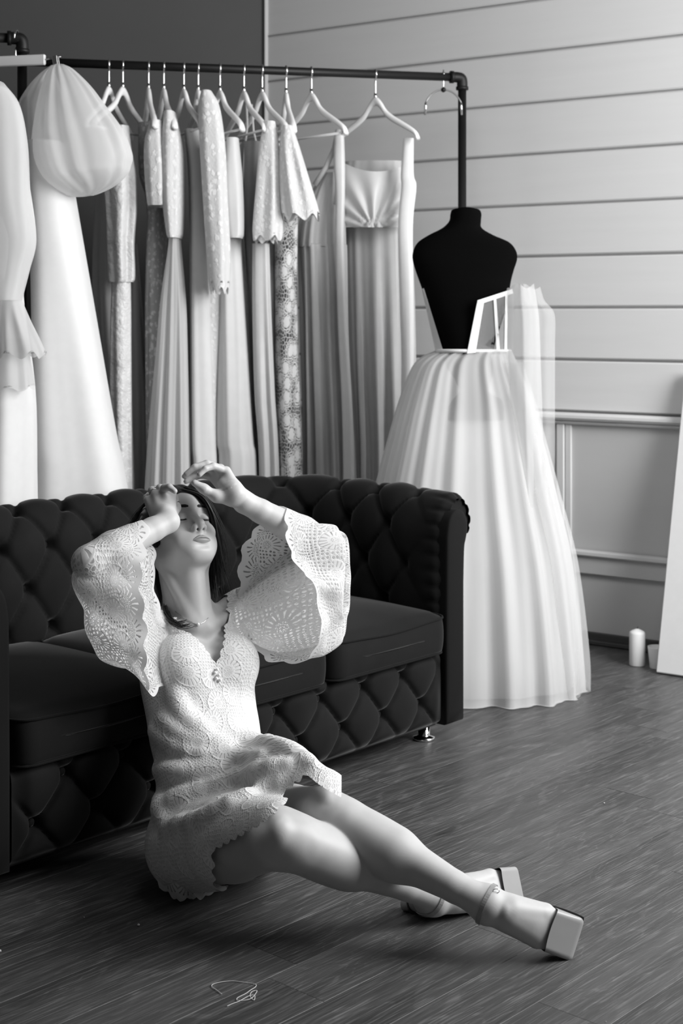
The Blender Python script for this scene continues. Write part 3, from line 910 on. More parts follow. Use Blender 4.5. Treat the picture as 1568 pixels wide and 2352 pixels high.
gown('peplum', None, [(690, -40, 44), (780, -50, 60), (860, -60, 72), (892, -60, 76)], 'organza', 4.24, 0.09, 7, 0.08, 36, parent=wg, hemwave=0.006)
hz = catmull(np.array([P(-60, 190, 4.5), P(-20, 196, 4.46), P(10, 212, 4.42), P(28, 236, 4.38)]), 16)
hg = empty('clothes_hanger', (0, 0, 0)); tag(hg, 'white wooden hanger inside the bright gown at the left edge', 'hanger')
add('arms', tube_vf(hz, [0.008] * 16, 10), M['white_wood'].m, hg)
hb_ = np.array(hz[0]); pr_ = R2 + D2 * ((hb_[0] - R2[0]) / D2[0])
add('hook', tube_vf(catmull(np.array([hb_, hb_ + (0, 0.04, 0.05), pr_ + (0, -0.02, -0.03), pr_ + (0, -0.021, 0.004), pr_ + (0, 0, 0.021), pr_ + (0, 0.02, 0.004)]), 30), 0.003, 8), M['hook_metal'].m, hg)

# ------------------------------------------------------------------ dress form and its gown
MY = 4.95
df = gown('dress_form', 'black headless dress form torso wearing the low-backed tulle gown', [(478, 1052, 1084), (482, 1038, 1100), (492, 1034, 1105), (508, 1031, 1104), (524, 1015, 1106), (540, 984, 1132), (556, 960, 1168), (575, 949, 1184), (595, 947, 1187), (622, 954, 1179), (650, 964, 1172), (690, 978, 1166), (740, 992, 1152), (790, 1004, 1136), (830, 1006, 1140), (900, 985, 1170), (960, 980, 1176)],
          'black_jersey', MY, [0.05, 0.055, 0.058, 0.06, 0.07, 0.075, 0.08, 0.09, 0.10, 0.105, 0.105, 0.10, 0.09, 0.09, 0.11, 0.12], 2, 0.0, 40, cat='dress form', uv=False, flat=2.15, rr=90)
add('neck_cap', lathe_vf([(0.001, 0.007), (0.018, 0.006), (0.040, 0.001), (0.044, -0.004)], 28, tuple(P(1069, 483, MY))), M['black_jersey'].m, df)
add('stand', tube_vf([P(1078, 955, MY), np.array([P(1078, 955, MY)[0], MY, 0.02])], 0.014, 14), M['black_pipe'].m, df)
add('stand_foot', lathe_vf([(0.17, 0.0), (0.17, 0.010), (0.15, 0.018), (0.02, 0.026)], 32, (P(1078, 955, MY)[0], MY, 0)), M['black_pipe'].m, df)
tg = gown('tulle_gown', 'full white tulle wedding skirt and sheer boned bodice on the dress form', [(806, 1002, 1172), (822, 968, 1180), (850, 945, 1192), (920, 918, 1220), (1000, 895, 1240), (1130, 862, 1272), (1280, 836, 1306), (1480, 812, 1332), (1596, 806, 1338), (1616, 806, 1340)],
          'dense_tulle', MY + 0.02, [0.13, 0.16, 0.20, 0.23, 0.27, 0.30, 0.325, 0.34], 19, 0.048, 41, topfold=0.8, m=220, rr=60, hemwave=0.012)
gown('underskirt', 'opaque white lining', [(812, 1006, 1164), (850, 955, 1180), (1000, 912, 1222), (1280, 855, 1285), (1560, 826, 1318)], 'white_crepe', MY + 0.02, [0.09, 0.13, 0.18, 0.23, 0.26], 11, 0.03, 42, parent=tg, topfold=0.4, m=160)


def on_form(u, v, off=0.006):
    """point just in front of the dress form's back surface"""
    rows = np.array([(595, 947, 1187, .09), (650, 964, 1172, .105), (690, 978, 1166, .105), (740, 992, 1152, .10), (790, 1004, 1136, .095), (830, 1006, 1140, .095)], float)
    ul, ur, b = (np.interp(v, rows[:, 0], rows[:, k]) for k in (1, 2, 3))
    x = np.clip((u - (ul + ur) / 2) / ((ur - ul) / 2), -1.6, 1.6)
    y = b * math.sqrt(max(0, 1 - min(abs(x), 1) ** 2.1)) - max(0, abs(x) - 1) * 0.12
    return P(u, v, MY - y - off)


def patch(name, quad, nu, nv, mat, parent, off=0.008, bow=0.0):
    """cloth piece on the dress form between four picture corners tl, tr, br, bl"""
    tl, tr, br, bl = [np.array(q, float) for q in quad]
    V = []
    for i in range(nv):
        t = i / (nv - 1)
        for j in range(nu):
            s_ = j / (nu - 1)
            p_ = (tl * (1 - s_) + tr * s_) * (1 - t) + (bl * (1 - s_) + br * s_) * t
            V.append(on_form(p_[0], p_[1] + bow * math.sin(math.pi * s_) * (1 - t), off))
    V = np.array(V); n_ = nu * nv
    V2 = V + np.array([0, 0.003, 0])
    F = [tuple(f) for f in grid_faces(nv, nu)] + [tuple(x + n_ for x in f[::-1]) for f in grid_faces(nv, nu)]
    return add(name, (np.concatenate([V, V2]), F), M[mat].m, parent)


patch('bodice_band', [(1096, 692), (1112, 690), (1092, 810), (1072, 812)], 6, 14, 'white_crepe', tg, 0.023)
patch('bodice_panel', [(1110, 690), (1180, 668), (1178, 806), (1090, 812)], 14, 14, 'bodice_net', tg, 0.020)
patch('bodice_trim', [(1096, 690), (1176, 664), (1178, 674), (1098, 700)], 14, 4, 'white_crepe', tg, 0.024)
patch('boning', [(1133, 684), (1139, 682), (1148, 806), (1140, 807)], 4, 14, 'white_crepe', tg, 0.025)
patch('boning', [(1160, 676), (1166, 674), (1164, 804), (1158, 805)], 4, 14, 'white_crepe', tg, 0.025)
patch('bodice_side', [(968, 664), (973, 662), (1018, 808), (1000, 808)], 4, 14, 'white_crepe', tg, 0.016)
# waist seam with gathers
wl = [on_form(u, 806, 0.016) for u in np.linspace(1003, 1172, 40)]
add('waistband', tube_vf(wl, 0.006, 8), M['white_crepe'].m, tg)
# tulle drape that falls from the bodice side
def drape(rows, Y, mat, nf, seed, dy):
    rw = catmull(np.array(rows, float), 40); V = []
    for i, (v, ul, ur) in enumerate(rw):
        for s_ in np.linspace(0, 1, 60):
            k = math.sin(s_ * nf * math.pi + seed + i * 0.03)
            V.append(P(ul + (ur - ul) * s_, v + 6 * math.sin(s_ * 9 + seed) * (1 if i in (0, 39) else 0.3), Y - dy * k - 0.05 * math.sin(s_ * math.pi)))
    return link('tulle_drape', mesh('tulle_drape', np.array(V), grid_faces(40, 60)), M[mat].m, tg)
drape([(658, 1166, 1240), (690, 1164, 1250), (722, 1164, 1273), (800, 1164, 1274), (950, 1172, 1274), (1100, 1190, 1272), (1240, 1210, 1256)], MY - 0.07, 'tulle', 5, 0.3, 0.008)
drape([(656, 1164, 1226), (690, 1162, 1232), (740, 1166, 1238), (850, 1168, 1242), (1000, 1176, 1246), (1160, 1192, 1240), (1300, 1206, 1236)], MY - 0.12, 'veil', 4, 1.3, 0.007)
gown('tulle_layer', None, [(830, 1150, 1196), (920, 1165, 1226), (1000, 1172, 1248), (1130, 1180, 1282), (1280, 1196, 1318), (1480, 1206, 1340), (1560, 1210, 1342), (1608, 1214, 1341)], 'tulle', MY + 0.0, 0.20, 7, 0.14, 44, parent=tg, hemwave=0.012)

# ------------------------------------------------------------------ leaning panel, candles, thread
bp0 = P(1512, 1545, 4216 / (1545 - 720)); bp0[2] = 0.0
lean = math.atan2(0.23, 0.9)
V, F = box_vf(0, 0.75, -0.024, 0.0, 0, 1.06, 0.003)
pn_ = add('leaning_panel', (V, F), M['white_crepe'].m, None, smooth=False)
pn_.matrix_world = Matrix.Translation(Vector(bp0)) @ Matrix.Rotation(RZ, 4, 'Z') @ Matrix.Rotation(-lean, 4, 'X')
tag(pn_, 'tall white panel leaning against the boarded wall at the right edge', 'panel')
wx = mk('candle_wax', 0.80, 0.5, 0.4, sss=0.1)
cpos = P(1463, 1528, 4216 / (1528 - 720))
cdl = add('pillar_candle', lathe_vf([(0.0265, 0.0), (0.0280, 0.004), (0.0280, 0.112), (0.0262, 0.118), (0.0200, 0.122), (0.006, 0.128), (0.001, 0.129)], 36), wx.m)
cdl.location = (cpos[0], cpos[1], 0); tag(cdl, 'white pillar candle standing on the floor by the baseboard', 'candle')
add('wick', tube_vf([(0, 0, 0.127), (0.001, 0, 0.133), (0.003, 0, 0.137)], 0.0010, 6), M['black_pipe'].m, cdl)
cpos = P(1508, 1534, 4216 / (1534 - 720))
cup = add('candle_cup', lathe_vf([(0.0235, 0.0), (0.0245, 0.002), (0.0315, 0.072), (0.0318, 0.075), (0.0295, 0.075), (0.0285, 0.066), (0.001, 0.064)], 36), M['candle_wax'].m)
cup.location = (cpos[0], cpos[1], 0); tag(cup, 'small tapered white candle cup beside the pillar candle', 'candle')
mk('thread', 0.62, 0.8, 0.2)
def fl(u, v): 
    p_ = P(u, v, HC * FPX / (v - VH)); p_[2] = 0.0015; return p_
t1_ = [(509, 2285), (496, 2275), (486, 2268), (490, 2262), (510, 2257), (535, 2255), (560, 2258), (585, 2262), (587, 2268), (575, 2276), (564, 2284), (545, 2294), (547, 2300), (575, 2296), (590, 2278), (578, 2280), (574, 2290), (583, 2299), (584, 2288), (570, 2290), (550, 2301), (532, 2308), (521, 2313)]
o = add('loose_thread', tube_vf(catmull(np.array([fl(*q_) for q_ in t1_]), 160), 0.0007, 5), M['thread'].m)
tag(o, 'tangled pale thread lying on the floor in front', 'thread')
lint = [(318, 2127, 0.0028), (0, 2187, 0.003), (193, 2108, 0.001), (1387, 1846, 0.0020), (1391, 2348, 0.001)]
for (u, v, r_), lb in zip(lint, ('white lint speck on the floor in front of the sofa', 'white bead at the left edge of the floor', 'tiny pale lint speck below the near sofa arm', 'white lint speck on the open floor right of the legs', 'tiny lint speck near the bottom right of the floor')):
    o = add('lint', lathe_vf([(0.0002, 1.6 * r_), (0.8 * r_, 1.1 * r_), (r_, 0.5 * r_), (0.6 * r_, 0.0)], 8), M['thread'].m)
    p_ = fl(u, v); o.location = (p_[0], p_[1], 0.0006); tag(o, lb, 'lint')

# ------------------------------------------------------------------ implicit surfaces for the figure
INF = 10.0


def smin(a, b, k):
    h = np.maximum(k - np.abs(a - b), 0) / k
    return np.minimum(a, b) - h * h * k * 0.25


def smax(a, b, k): return -smin(-a, -b, k)


class Ell:
    """ellipsoid, R holds its axes as rows"""
    def __init__(s, c, r, R=None):
        s.c = np.asarray(c, float); s.r = np.asarray(r, float); s.R = np.eye(3) if R is None else np.asarray(R, float)
        s.bc, s.br = s.c, float(max(s.r))
    def d(s, p):
        q = (p - s.c) @ s.R.T
        k0 = np.linalg.norm(q / s.r, axis=-1); k1 = np.linalg.norm(q / s.r ** 2, axis=-1)
        return k0 * (k0 - 1.0) / np.maximum(k1, 1e-9)


class Cap:
    """tapered capsule; f flattens it along the unit vector n (f < 1)"""
    def __init__(s, a, b, ra, rb, n=None, f=1.0):
        s.a, s.b = np.asarray(a, float), np.asarray(b, float); s.ra, s.rb = ra, rb
        s.n = None if n is None else np.asarray(n, float) / np.linalg.norm(n); s.f = f
        s.bc = (s.a + s.b) / 2; s.br = float(np.linalg.norm(s.b - s.a) / 2 + max(ra, rb))
    def d(s, p):
        ab = s.b - s.a
        q = p - s.a
        t = np.clip((q @ ab) / (ab @ ab), 0, 1)
        w = q - t[..., None] * ab
        r = s.ra + (s.rb - s.ra) * t
        if s.n is None:
            return np.linalg.norm(w, axis=-1) - r
        wn = w @ s.n
        L = np.sqrt(np.maximum((w * w).sum(-1) - wn ** 2, 0) + (wn / s.f) ** 2)
        return (L - r) * (s.f if s.f < 1 else 1.0)


class Group:
    """list of (shape, blend, '+' or '-') evaluated in order"""
    def __init__(s): s.it = []
    def add(s, sh, k=0.02, op='+'): s.it.append((sh, k, op)); return s
    def chain(s, pts, rad, k=0.01, **kw):
        for i in range(len(pts) - 1):
            s.add(Cap(pts[i], pts[i + 1], rad[i], rad[i + 1], **kw), k)
        return s
    def d(s, p, bc=None, br=0.0):
        """p (n,m,3) points in blocks; bc (n,3) block centres, br their radius: far shapes are skipped per block"""
        out = np.full(p.shape[:-1], INF)
        for sh, k, op in s.it:
            if bc is not None:
                sel = np.linalg.norm(bc - sh.bc, axis=1) < sh.br + br + k + 0.02
                if not sel.any(): continue
            else:
                sel = slice(None)
            dd = sh.d(p[sel])
            out[sel] = smin(out[sel], dd, k) if op == '+' else smax(out[sel], -dd, k)
        return out


def surface(fn, shapes, h, B=8):
    """surface nets over the blocks that the surface crosses; fn(p, bc, br) -> distance"""
    bs = h * B
    keys = set()
    for sh in shapes:
        lo = np.floor((sh.bc - sh.br - 2 * h) / bs).astype(int); hi = np.floor((sh.bc + sh.br + 2 * h) / bs).astype(int)
        for i in range(lo[0], hi[0] + 1):
            for j in range(lo[1], hi[1] + 1):
                for k in range(lo[2], hi[2] + 1): keys.add((i, j, k))
    kb = np.array(sorted(keys))
    cen = (kb + 0.5) * bs
    r = bs * 0.87
    dc = np.concatenate([fn(cen[i:i + 20000, None, :], cen[i:i + 20000], r)[:, 0] for i in range(0, len(cen), 20000)])
    keep = np.abs(dc) < r * 1.45
    kb, cen = kb[keep], cen[keep]
    g = np.arange(B + 1)
    loc = np.stack(np.meshgrid(g, g, g, indexing='ij'), -1).reshape(-1, 3)
    D = np.empty((len(kb), (B + 1) ** 3), dtype=np.float32)
    for i in range(0, len(kb), 1500):
        pts = (kb[i:i + 1500, None, :] * B + loc[None]) * h
        D[i:i + 1500] = fn(pts, cen[i:i + 1500], r)
    D = D.reshape(len(kb), B + 1, B + 1, B + 1)
    S = D < 0
    c8 = [(i, j, k) for i in (0, 1) for j in (0, 1) for k in (0, 1)]
    cnt = sum(S[:, i:B + i, j:B + j, k:B + k].astype(np.int8) for i, j, k in c8)
    cell = np.argwhere((cnt > 0) & (cnt < 8))
    b, ci = cell[:, 0], cell[:, 1:]
    acc = np.zeros((len(cell), 3)); num = np.zeros(len(cell))
    for a in range(3):
        for o in ((0, 0), (0, 1), (1, 0), (1, 1)):
            p0 = np.insert(np.array(o), a, 0); p1 = p0.copy(); p1[a] = 1
            d0 = D[b, ci[:, 0] + p0[0], ci[:, 1] + p0[1], ci[:, 2] + p0[2]]; d1 = D[b, ci[:, 0] + p1[0], ci[:, 1] + p1[1], ci[:, 2] + p1[2]]
            x = (d0 < 0) != (d1 < 0)
            t = np.where(x, d0 / np.where(x, d0 - d1, 1), 0)
            pt = p0[None].astype(float).repeat(len(cell), 0); pt[:, a] = t
            acc[x] += pt[x]; num[x] += 1
    gc = kb[b] * B + ci
    V = (gc + acc / num[:, None]) * h
    base = gc.min(0) - 2; dim = gc.max(0) - base + 4
    key = lambda q: ((q[..., 0] - base[0]) * dim[1] + (q[..., 1] - base[1])) * dim[2] + (q[..., 2] - base[2])
    kv = key(gc); order = np.argsort(kv); ks = kv[order]
    F = []
    for a in range(3):
        sl0 = [slice(None), slice(0, B), slice(0, B), slice(0, B)]; sl1 = list(sl0); sl1[a + 1] = slice(1, B + 1)
        e0, e1 = S[tuple(sl0)], S[tuple(sl1)]
        e = np.argwhere(e0 != e1)
        gp = kb[e[:, 0]] * B + e[:, 1:]
        fl = e0[e[:, 0], e[:, 1], e[:, 2], e[:, 3]]
        u_, v_ = (a + 1) % 3, (a + 2) % 3
        q = []
        for du, dv in ((-1, -1), (0, -1), (0, 0), (-1, 0)):
            c = gp.copy(); c[:, u_] += du; c[:, v_] += dv
            q.append(key(c))
        q = np.stack(q, 1)
        pos = np.clip(np.searchsorted(ks, q), 0, len(ks) - 1)
        ok = (ks[pos] == q).all(1)
        idx = order[pos][ok]; fl = fl[ok]
        idx[~fl] = idx[~fl][:, ::-1]
        F.append(idx)
    return V, np.concatenate(F)


def clip_mesh(V, F, val, extra=None):
    """keep the part of a quad/tri mesh where val > 0, cutting faces along val = 0"""
    T = np.concatenate([F[:, [0, 1, 2]], F[:, [0, 2, 3]]]) if F.shape[1] == 4 else F
    pos = val > 0
    n = pos[T].sum(1)
    out = [T[n == 3]]
    newV = []; nv = len(V); cache = {}
    def cut(i, j):
        nonlocal nv
        k = (i, j) if i < j else (j, i)
        if k not in cache:
            t = val[i] / (val[i] - val[j])
            newV.append(V[i] + (V[j] - V[i]) * t); cache[k] = nv; nv += 1
        return cache[k]
    ex = []
    for t in T[(n == 1) | (n == 2)]:
        m = pos[t]
        if m.sum() == 1:
            k = int(np.argmax(m)); a, b_, c_ = t[k], t[(k + 1) % 3], t[(k + 2) % 3]
            ex.append((a, cut(a, b_), cut(a, c_)))
        else:
            k = int(np.argmin(m)); a, b_, c_ = t[k], t[(k + 1) % 3], t[(k + 2) % 3]
            x, y = cut(a, b_), cut(a, c_)
            ex.append((x, b_, c_)); ex.append((x, c_, y))
    T = np.concatenate(out + ([np.array(ex)] if ex else []))
    V = np.concatenate([V] + ([np.array(newV)] if newV else []))
    used = np.unique(T)
    rem = np.full(len(V), -1); rem[used] = np.arange(len(used))
    return V[used], rem[T]




# ------------------------------------------------------------------ the woman: joints placed in space
pel = P(512, 1925, 3.24)
Fp = unit((0.56, -0.80, 0.12))                       # where the pelvis faces
Rp = unit(np.cross(Fp, (0, 0, 1)))                   # her right
Up = np.cross(Rp, Fp)
hipR = pel + Rp * 0.080; hipL = pel - Rp * 0.080
kneR = P(650, 1922, 2.86); kneL = P(752, 1874, 2.97)
ankR = P(1000, 2060, 3.02); ankL = P(1122, 2080, 2.84)
wai = P(474, 1705, 3.335)
che = P(450, 1545, 3.42)
nek = P(437, 1415, 3.475)
Rc = unit((-0.85, -0.50, 0.02)); Uc = unit(nek - wai); Fc = unit(np.cross(Uc, Rc)); Rc = np.cross(Fc, Uc)
shoR = P(322, 1440, 3.40); shoL = P(548, 1408, 3.55)
elbR = P(205, 1292, 3.20); wriR = P(386, 1198, 3.35)
elbL = P(748, 1256, 3.50); wriL = P(560, 1153, 3.42)
# head frame
th, ps, ro = math.radians(39), math.radians(38), math.radians(-6)
hf = np.array([math.cos(th) * math.sin(ps), -math.cos(th) * math.cos(ps), math.sin(th)])
hh = np.array([-math.sin(th) * math.sin(ps), math.sin(th) * math.cos(ps), math.cos(th)])
hl = np.cross(hh, hf)
if hl[0] < 0: hl = -hl
hh, hl = hh * math.cos(ro) - hl * math.sin(ro), hl * math.cos(ro) + hh * math.sin(ro)
HO = P(408, 1231, 3.50)
RH = np.stack([hl, hf, hh])                          # rows: her left, forward, up


def H(x, y, z): return HO + hl * x + hf * y + hh * z


# torso, neck, head
tor = Group()
Rpel = np.stack([Rp, Fp, Up]); Rch = np.stack([Rc, Fc, Uc])
tor.add(Ell(pel + Up * 0.02, (0.130, 0.098, 0.098), Rpel), 0.04)
tor.add(Ell(pel + Rp * 0.058 - Fp * 0.030 - Up * 0.010, (0.074, 0.076, 0.074), Rpel), 0.03)
tor.add(Ell(pel - Rp * 0.058 - Fp * 0.030 - Up * 0.010, (0.074, 0.076, 0.074), Rpel), 0.03)
mid = (pel + wai) / 2
tor.add(Ell(mid + Fp * 0.01, (0.120, 0.086, 0.10), Rch), 0.04)
tor.add(Ell(wai, (0.108, 0.080, 0.10), Rch), 0.04)
tor.add(Ell((wai + che) / 2, (0.114, 0.080, 0.11), Rch), 0.04)
tor.add(Ell(che, (0.126, 0.084, 0.115), Rch), 0.04)
upc = che * 0.45 + nek * 0.55
tor.add(Ell(upc - Fc * 0.01, (0.125, 0.066, 0.070), Rch), 0.04)
for sg in (1, -1):                                   # breasts, shoulder slope, collar bones
    tor.add(Ell(che + Rc * 0.060 * sg + Fc * 0.080 - Uc * 0.002, (0.052, 0.042, 0.054), Rch), 0.035)
tor.add(Cap(nek - Uc * 0.035 - Fc * 0.01, shoR, 0.042, 0.036), 0.04)
tor.add(Cap(nek - Uc * 0.035 - Fc * 0.01, shoL, 0.042, 0.036), 0.04)
notch = P(462, 1438, 3.385)
tor.add(Cap(notch + Rc * 0.012, shoR + Fc * 0.03, 0.0085, 0.009), 0.022)
tor.add(Cap(notch - Rc * 0.012, shoL + Fc * 0.03, 0.0085, 0.009), 0.022)
nt = H(0, -0.030, -0.075)
tor.add(Cap(nek - Uc * 0.02, nt, 0.056, 0.051), 0.035)
tor.add(Cap(notch + Fc * -0.030, H(0, 0.022, -0.082), 0.033, 0.029), 0.030)
for sg in (1, -1):                                   # neck muscles that run from the collar bones to behind the ears
    tor.add(Cap(notch + Rc * 0.015 * sg - Fc * 0.003, H(-0.056 * sg, -0.014, -0.050), 0.0100, 0.0150), 0.013)
# skull and jaw
hd = [
    (Ell(H(0, -0.010, 0.026), (0.0735, 0.094, 0.084), RH), 0.03),
    (Ell(H(0, 0.030, 0.045), (0.060, 0.056, 0.050), RH), 0.03),
    (Ell(H(0, 0.026, -0.028), (0.0605, 0.057, 0.062), RH), 0.03),
    (Ell(H(0, 0.040, -0.066), (0.041, 0.046, 0.034), RH), 0.03),
    (Ell(H(0, 0.072, -0.088), (0.019, 0.0155, 0.014), RH), 0.026),
]
for sg in (1, -1):
    hd += [(Cap(H(0.050 * sg, -0.004, -0.060), H(0.018 * sg, 0.066, -0.088), 0.0135, 0.0125), 0.030),
           (Ell(H(0.043 * sg, 0.052, -0.026), (0.020, 0.020, 0.015), RH), 0.026),
           (Ell(H(0.030 * sg, 0.066, -0.060), (0.020, 0.014, 0.022), RH), 0.025)]
hd += [(Cap(H(-0.036, 0.072, 0.022), H(0.036, 0.072, 0.022), 0.012, 0.012), 0.018),
       (Cap(H(0, 0.080, 0.020), H(0, 0.080, 0.040), 0.012, 0.012), 0.03)]
for sh, k in hd: tor.add(sh, k)
for sg in (1, -1):
    tor.add(Ell(H(0.032 * sg, 0.098, 0.003), (0.019, 0.017, 0.0125), RH), 0.014, '-')
for sg in (1, -1):
    tor.add(Ell(H(0.0315 * sg, 0.0715, 0.000), (0.0158, 0.0140, 0.0118), RH), 0.005)
    tor.add(Cap(H(0.018 * sg, 0.079, 0.0105), H(0.044 * sg, 0.073, 0.0085), 0.0055, 0.0050), 0.010)
# nose
tor.add(Cap(H(0, 0.084, 0.014), H(0, 0.1045, -0.028), 0.0068, 0.0085), 0.012)
tor.add(Ell(H(0, 0.1085, -0.0345), (0.0098, 0.0100, 0.0090), RH), 0.008)
for sg in (1, -1):
    tor.add(Ell(H(0.0125 * sg, 0.0965, -0.0385), (0.0066, 0.0105, 0.0080), RH), 0.007)
tor.add(Cap(H(0, 0.106, -0.0420), H(0, 0.094, -0.0490), 0.0042, 0.0045), 0.006)
for sg in (1, -1):
    tor.add(Cap(H(0.0068 * sg, 0.1010, -0.0480), H(0.0058 * sg, 0.0965, -0.0350), 0.0034, 0.0026), 0.0025, '-')
# muzzle under the lips
tor.add(Ell(H(0, 0.068, -0.066), (0.027, 0.0245, 0.021), RH), 0.022)
tor.add(Ell(H(0, 0.0975, -0.0845), (0.013, 0.004, 0.003), RH), 0.012, '-')
for sg in (1, -1):                                   # ears
    tor.add(Ell(H(0.072 * sg, -0.012, -0.012), (0.007, 0.018, 0.030), RH), 0.008)

# legs
def leg(hip, kn, an, side):
    g = Group()
    ax = unit(kn - hip); sh = unit(an - kn)
    back = unit(-(np.cross(np.cross(ax, sh), sh)))   # calf side
    if np.dot(back, ax) > 0: back = -back
    g.add(Cap(hip, hip + (kn - hip) * 0.5, 0.088, 0.079), 0.02)
    g.add(Cap(hip + (kn - hip) * 0.5, kn - ax * 0.03, 0.079, 0.058), 0.012)
    g.add(Cap(kn - ax * 0.03, kn + sh * 0.03, 0.053, 0.048), 0.018)
    pat = unit(ax - sh)
    g.add(Ell(kn + pat * 0.030 - ax * 0.002, (0.027, 0.027, 0.030)), 0.025)
    g.add(Cap(kn + sh * 0.02, kn + (an - kn) * 0.42, 0.047, 0.045), 0.012)
    g.add(Ell(kn + (an - kn) * 0.30 + back * 0.016, (0.042, 0.041, 0.125), np.stack([back, np.cross(sh, back), sh])), 0.05)
    g.add(Cap(kn + (an - kn) * 0.42, kn + (an - kn) * 0.80, 0.044, 0.0295), 0.012)
    g.add(Cap(kn + (an - kn) * 0.80, an, 0.0295, 0.0285), 0.006)
    shin = -back
    g.add(Cap(kn + sh * 0.05 + shin * 0.030, kn + (an - kn) * 0.75 + shin * 0.013, 0.013, 0.012), 0.022)
    return g


# feet: e along the foot, w across it (upper edge), n out of the instep
tipL = P(1318, 2158, 2.835); eL = unit(tipL - ankL)
wL = unit(np.array([0.37, 0.25, 0.89]) - eL * np.dot(eL, (0.37, 0.25, 0.89))); nL = np.cross(eL, wL)
tipR = P(1196, 2034, 3.12); eR = unit(tipR - ankR)
wR = np.array([-0.30, 0.36, 0.88]); wR = unit(wR - eR * np.dot(eR, wR)); nR = np.cross(eR, wR)


def foot(g, an, e, w, n, L):
    g.add(Ell(an + w * 0.022, (0.012, 0.012, 0.012)), 0.015)
    g.add(Ell(an - w * 0.022, (0.011, 0.011, 0.011)), 0.015)
    g.add(Ell(an - e * 0.006 - n * 0.030, (0.025, 0.023, 0.028)), 0.02)
    g.add(Cap(an, an + e * 0.080 - n * 0.012, 0.0285, 0.0240), 0.012)
    g.add(Cap(an - n * 0.018, an + e * (L - 0.055) - n * 0.018, 0.027, 0.0190), 0.03)
    for q in (-0.018, 0.0, 0.018):
        g.add(Cap(an + e * 0.045 + w * q * 0.6, an + e * (L - 0.055) + w * q * 1.5 - n * 0.013, 0.018, 0.0150), 0.025)
    for q in (-0.024, -0.012, 0.0, 0.012, 0.023):
        g.add(Cap(an + e * (L - 0.060) + w * q - n * 0.014, an + e * (L - 0.018) + w * q * 0.92 - n * 0.017, 0.0095, 0.0070), 0.006)
    g.add(Cap(an + e * (L - 0.052) - w * 0.020 - n * 0.015, an + e * (L - 0.052) + w * 0.020 - n * 0.015, 0.0145, 0.0145), 0.015)
    g.add(Cap(an + e * (L - 0.032) - w * 0.024 - n * 0.015, an + e * (L - 0.032) + w * 0.024 - n * 0.015, 0.0135, 0.0135), 0.010)
    for q in (-0.012, 0.004, 0.017):                 # tendons on the instep
        g.add(Cap(an + e * 0.03 + w * q * 0.4 + n * 0.022, an + e * (L - 0.062) + w * q * 1.5 + n * 0.0005, 0.0045, 0.0035), 0.012)


LL, LR = float(np.linalg.norm(tipL - ankL)) - 0.01, float(np.linalg.norm(tipR - ankR)) - 0.01
legL = leg(hipL, kneL, ankL, 1); foot(legL, ankL, eL, wL, nL, LL)
legR = leg(hipR, kneR, ankR, -1); foot(legR, ankR, eR, wR, nR, LR)


def arm(sh, el, wr, hand_base):
    g = Group()
    ua, fa = el - sh, wr - el
    g.add(Cap(sh, sh + ua * 0.5, 0.044, 0.040), 0.012)
    g.add(Cap(sh + ua * 0.5, el, 0.040, 0.034), 0.008)
    g.add(Cap(el, el + fa * 0.30, 0.034, 0.0375), 0.006)
    g.add(Cap(el + fa * 0.30, el + fa * 0.8, 0.0375, 0.0275), 0.008)
    g.add(Cap(el + fa * 0.8, wr, 0.0275, 0.0255), 0.006)
    g.add(Cap(wr, hand_base, 0.0250, 0.0235), 0.008)
    return g


# her left hand (right in the picture): palm towards the lens, fingers bent to the left
hbL = P(536, 1128, 3.405)
armL = arm(shoL, elbL, wriL, hbL)
pn = np.array([-0.35, -0.90, -0.25])
mc = [P(519, 1082, 3.412), P(506, 1077, 3.432), P(496, 1082, 3.452), P(488, 1094, 3.462)]      # knuckles: little finger ... index
for q, b in zip(mc, (P(545, 1133, 3.395), P(541, 1134, 3.405), P(536, 1136, 3.415), P(530, 1140, 3.42))):
    armL.add(Cap(b, q, 0.0150, 0.0115), 0.012)
armL.add(Cap(P(536, 1138, 3.395), P(512, 1110, 3.405), 0.017, 0.014), 0.014)                  # pad of the palm
armL.chain([mc[0], P(489, 1071, 3.392), P(471, 1077, 3.378), P(458, 1090, 3.370)], [0.0095, 0.0082, 0.0072, 0.0062], 0.003)
armL.chain([mc[1], P(475, 1065, 3.422), P(447, 1073, 3.408), P(427, 1089, 3.400)], [0.0100, 0.0086, 0.0075, 0.0062], 0.003)
armL.chain([mc[2], P(466, 1071, 3.447), P(443, 1080, 3.434), P(423, 1094, 3.424)], [0.0100, 0.0086, 0.0075, 0.0060], 0.003)
armL.chain([mc[3], P(463, 1091, 3.450), P(443, 1097, 3.432), P(427, 1106, 3.418)], [0.0100, 0.0086, 0.0074, 0.0060], 0.003)
armL.chain([P(531, 1146, 3.400), P(497, 1140, 3.388), P(468, 1123, 3.378), P(446, 1109, 3.372)], [0.0170, 0.0125, 0.0098, 0.0075], 0.012)
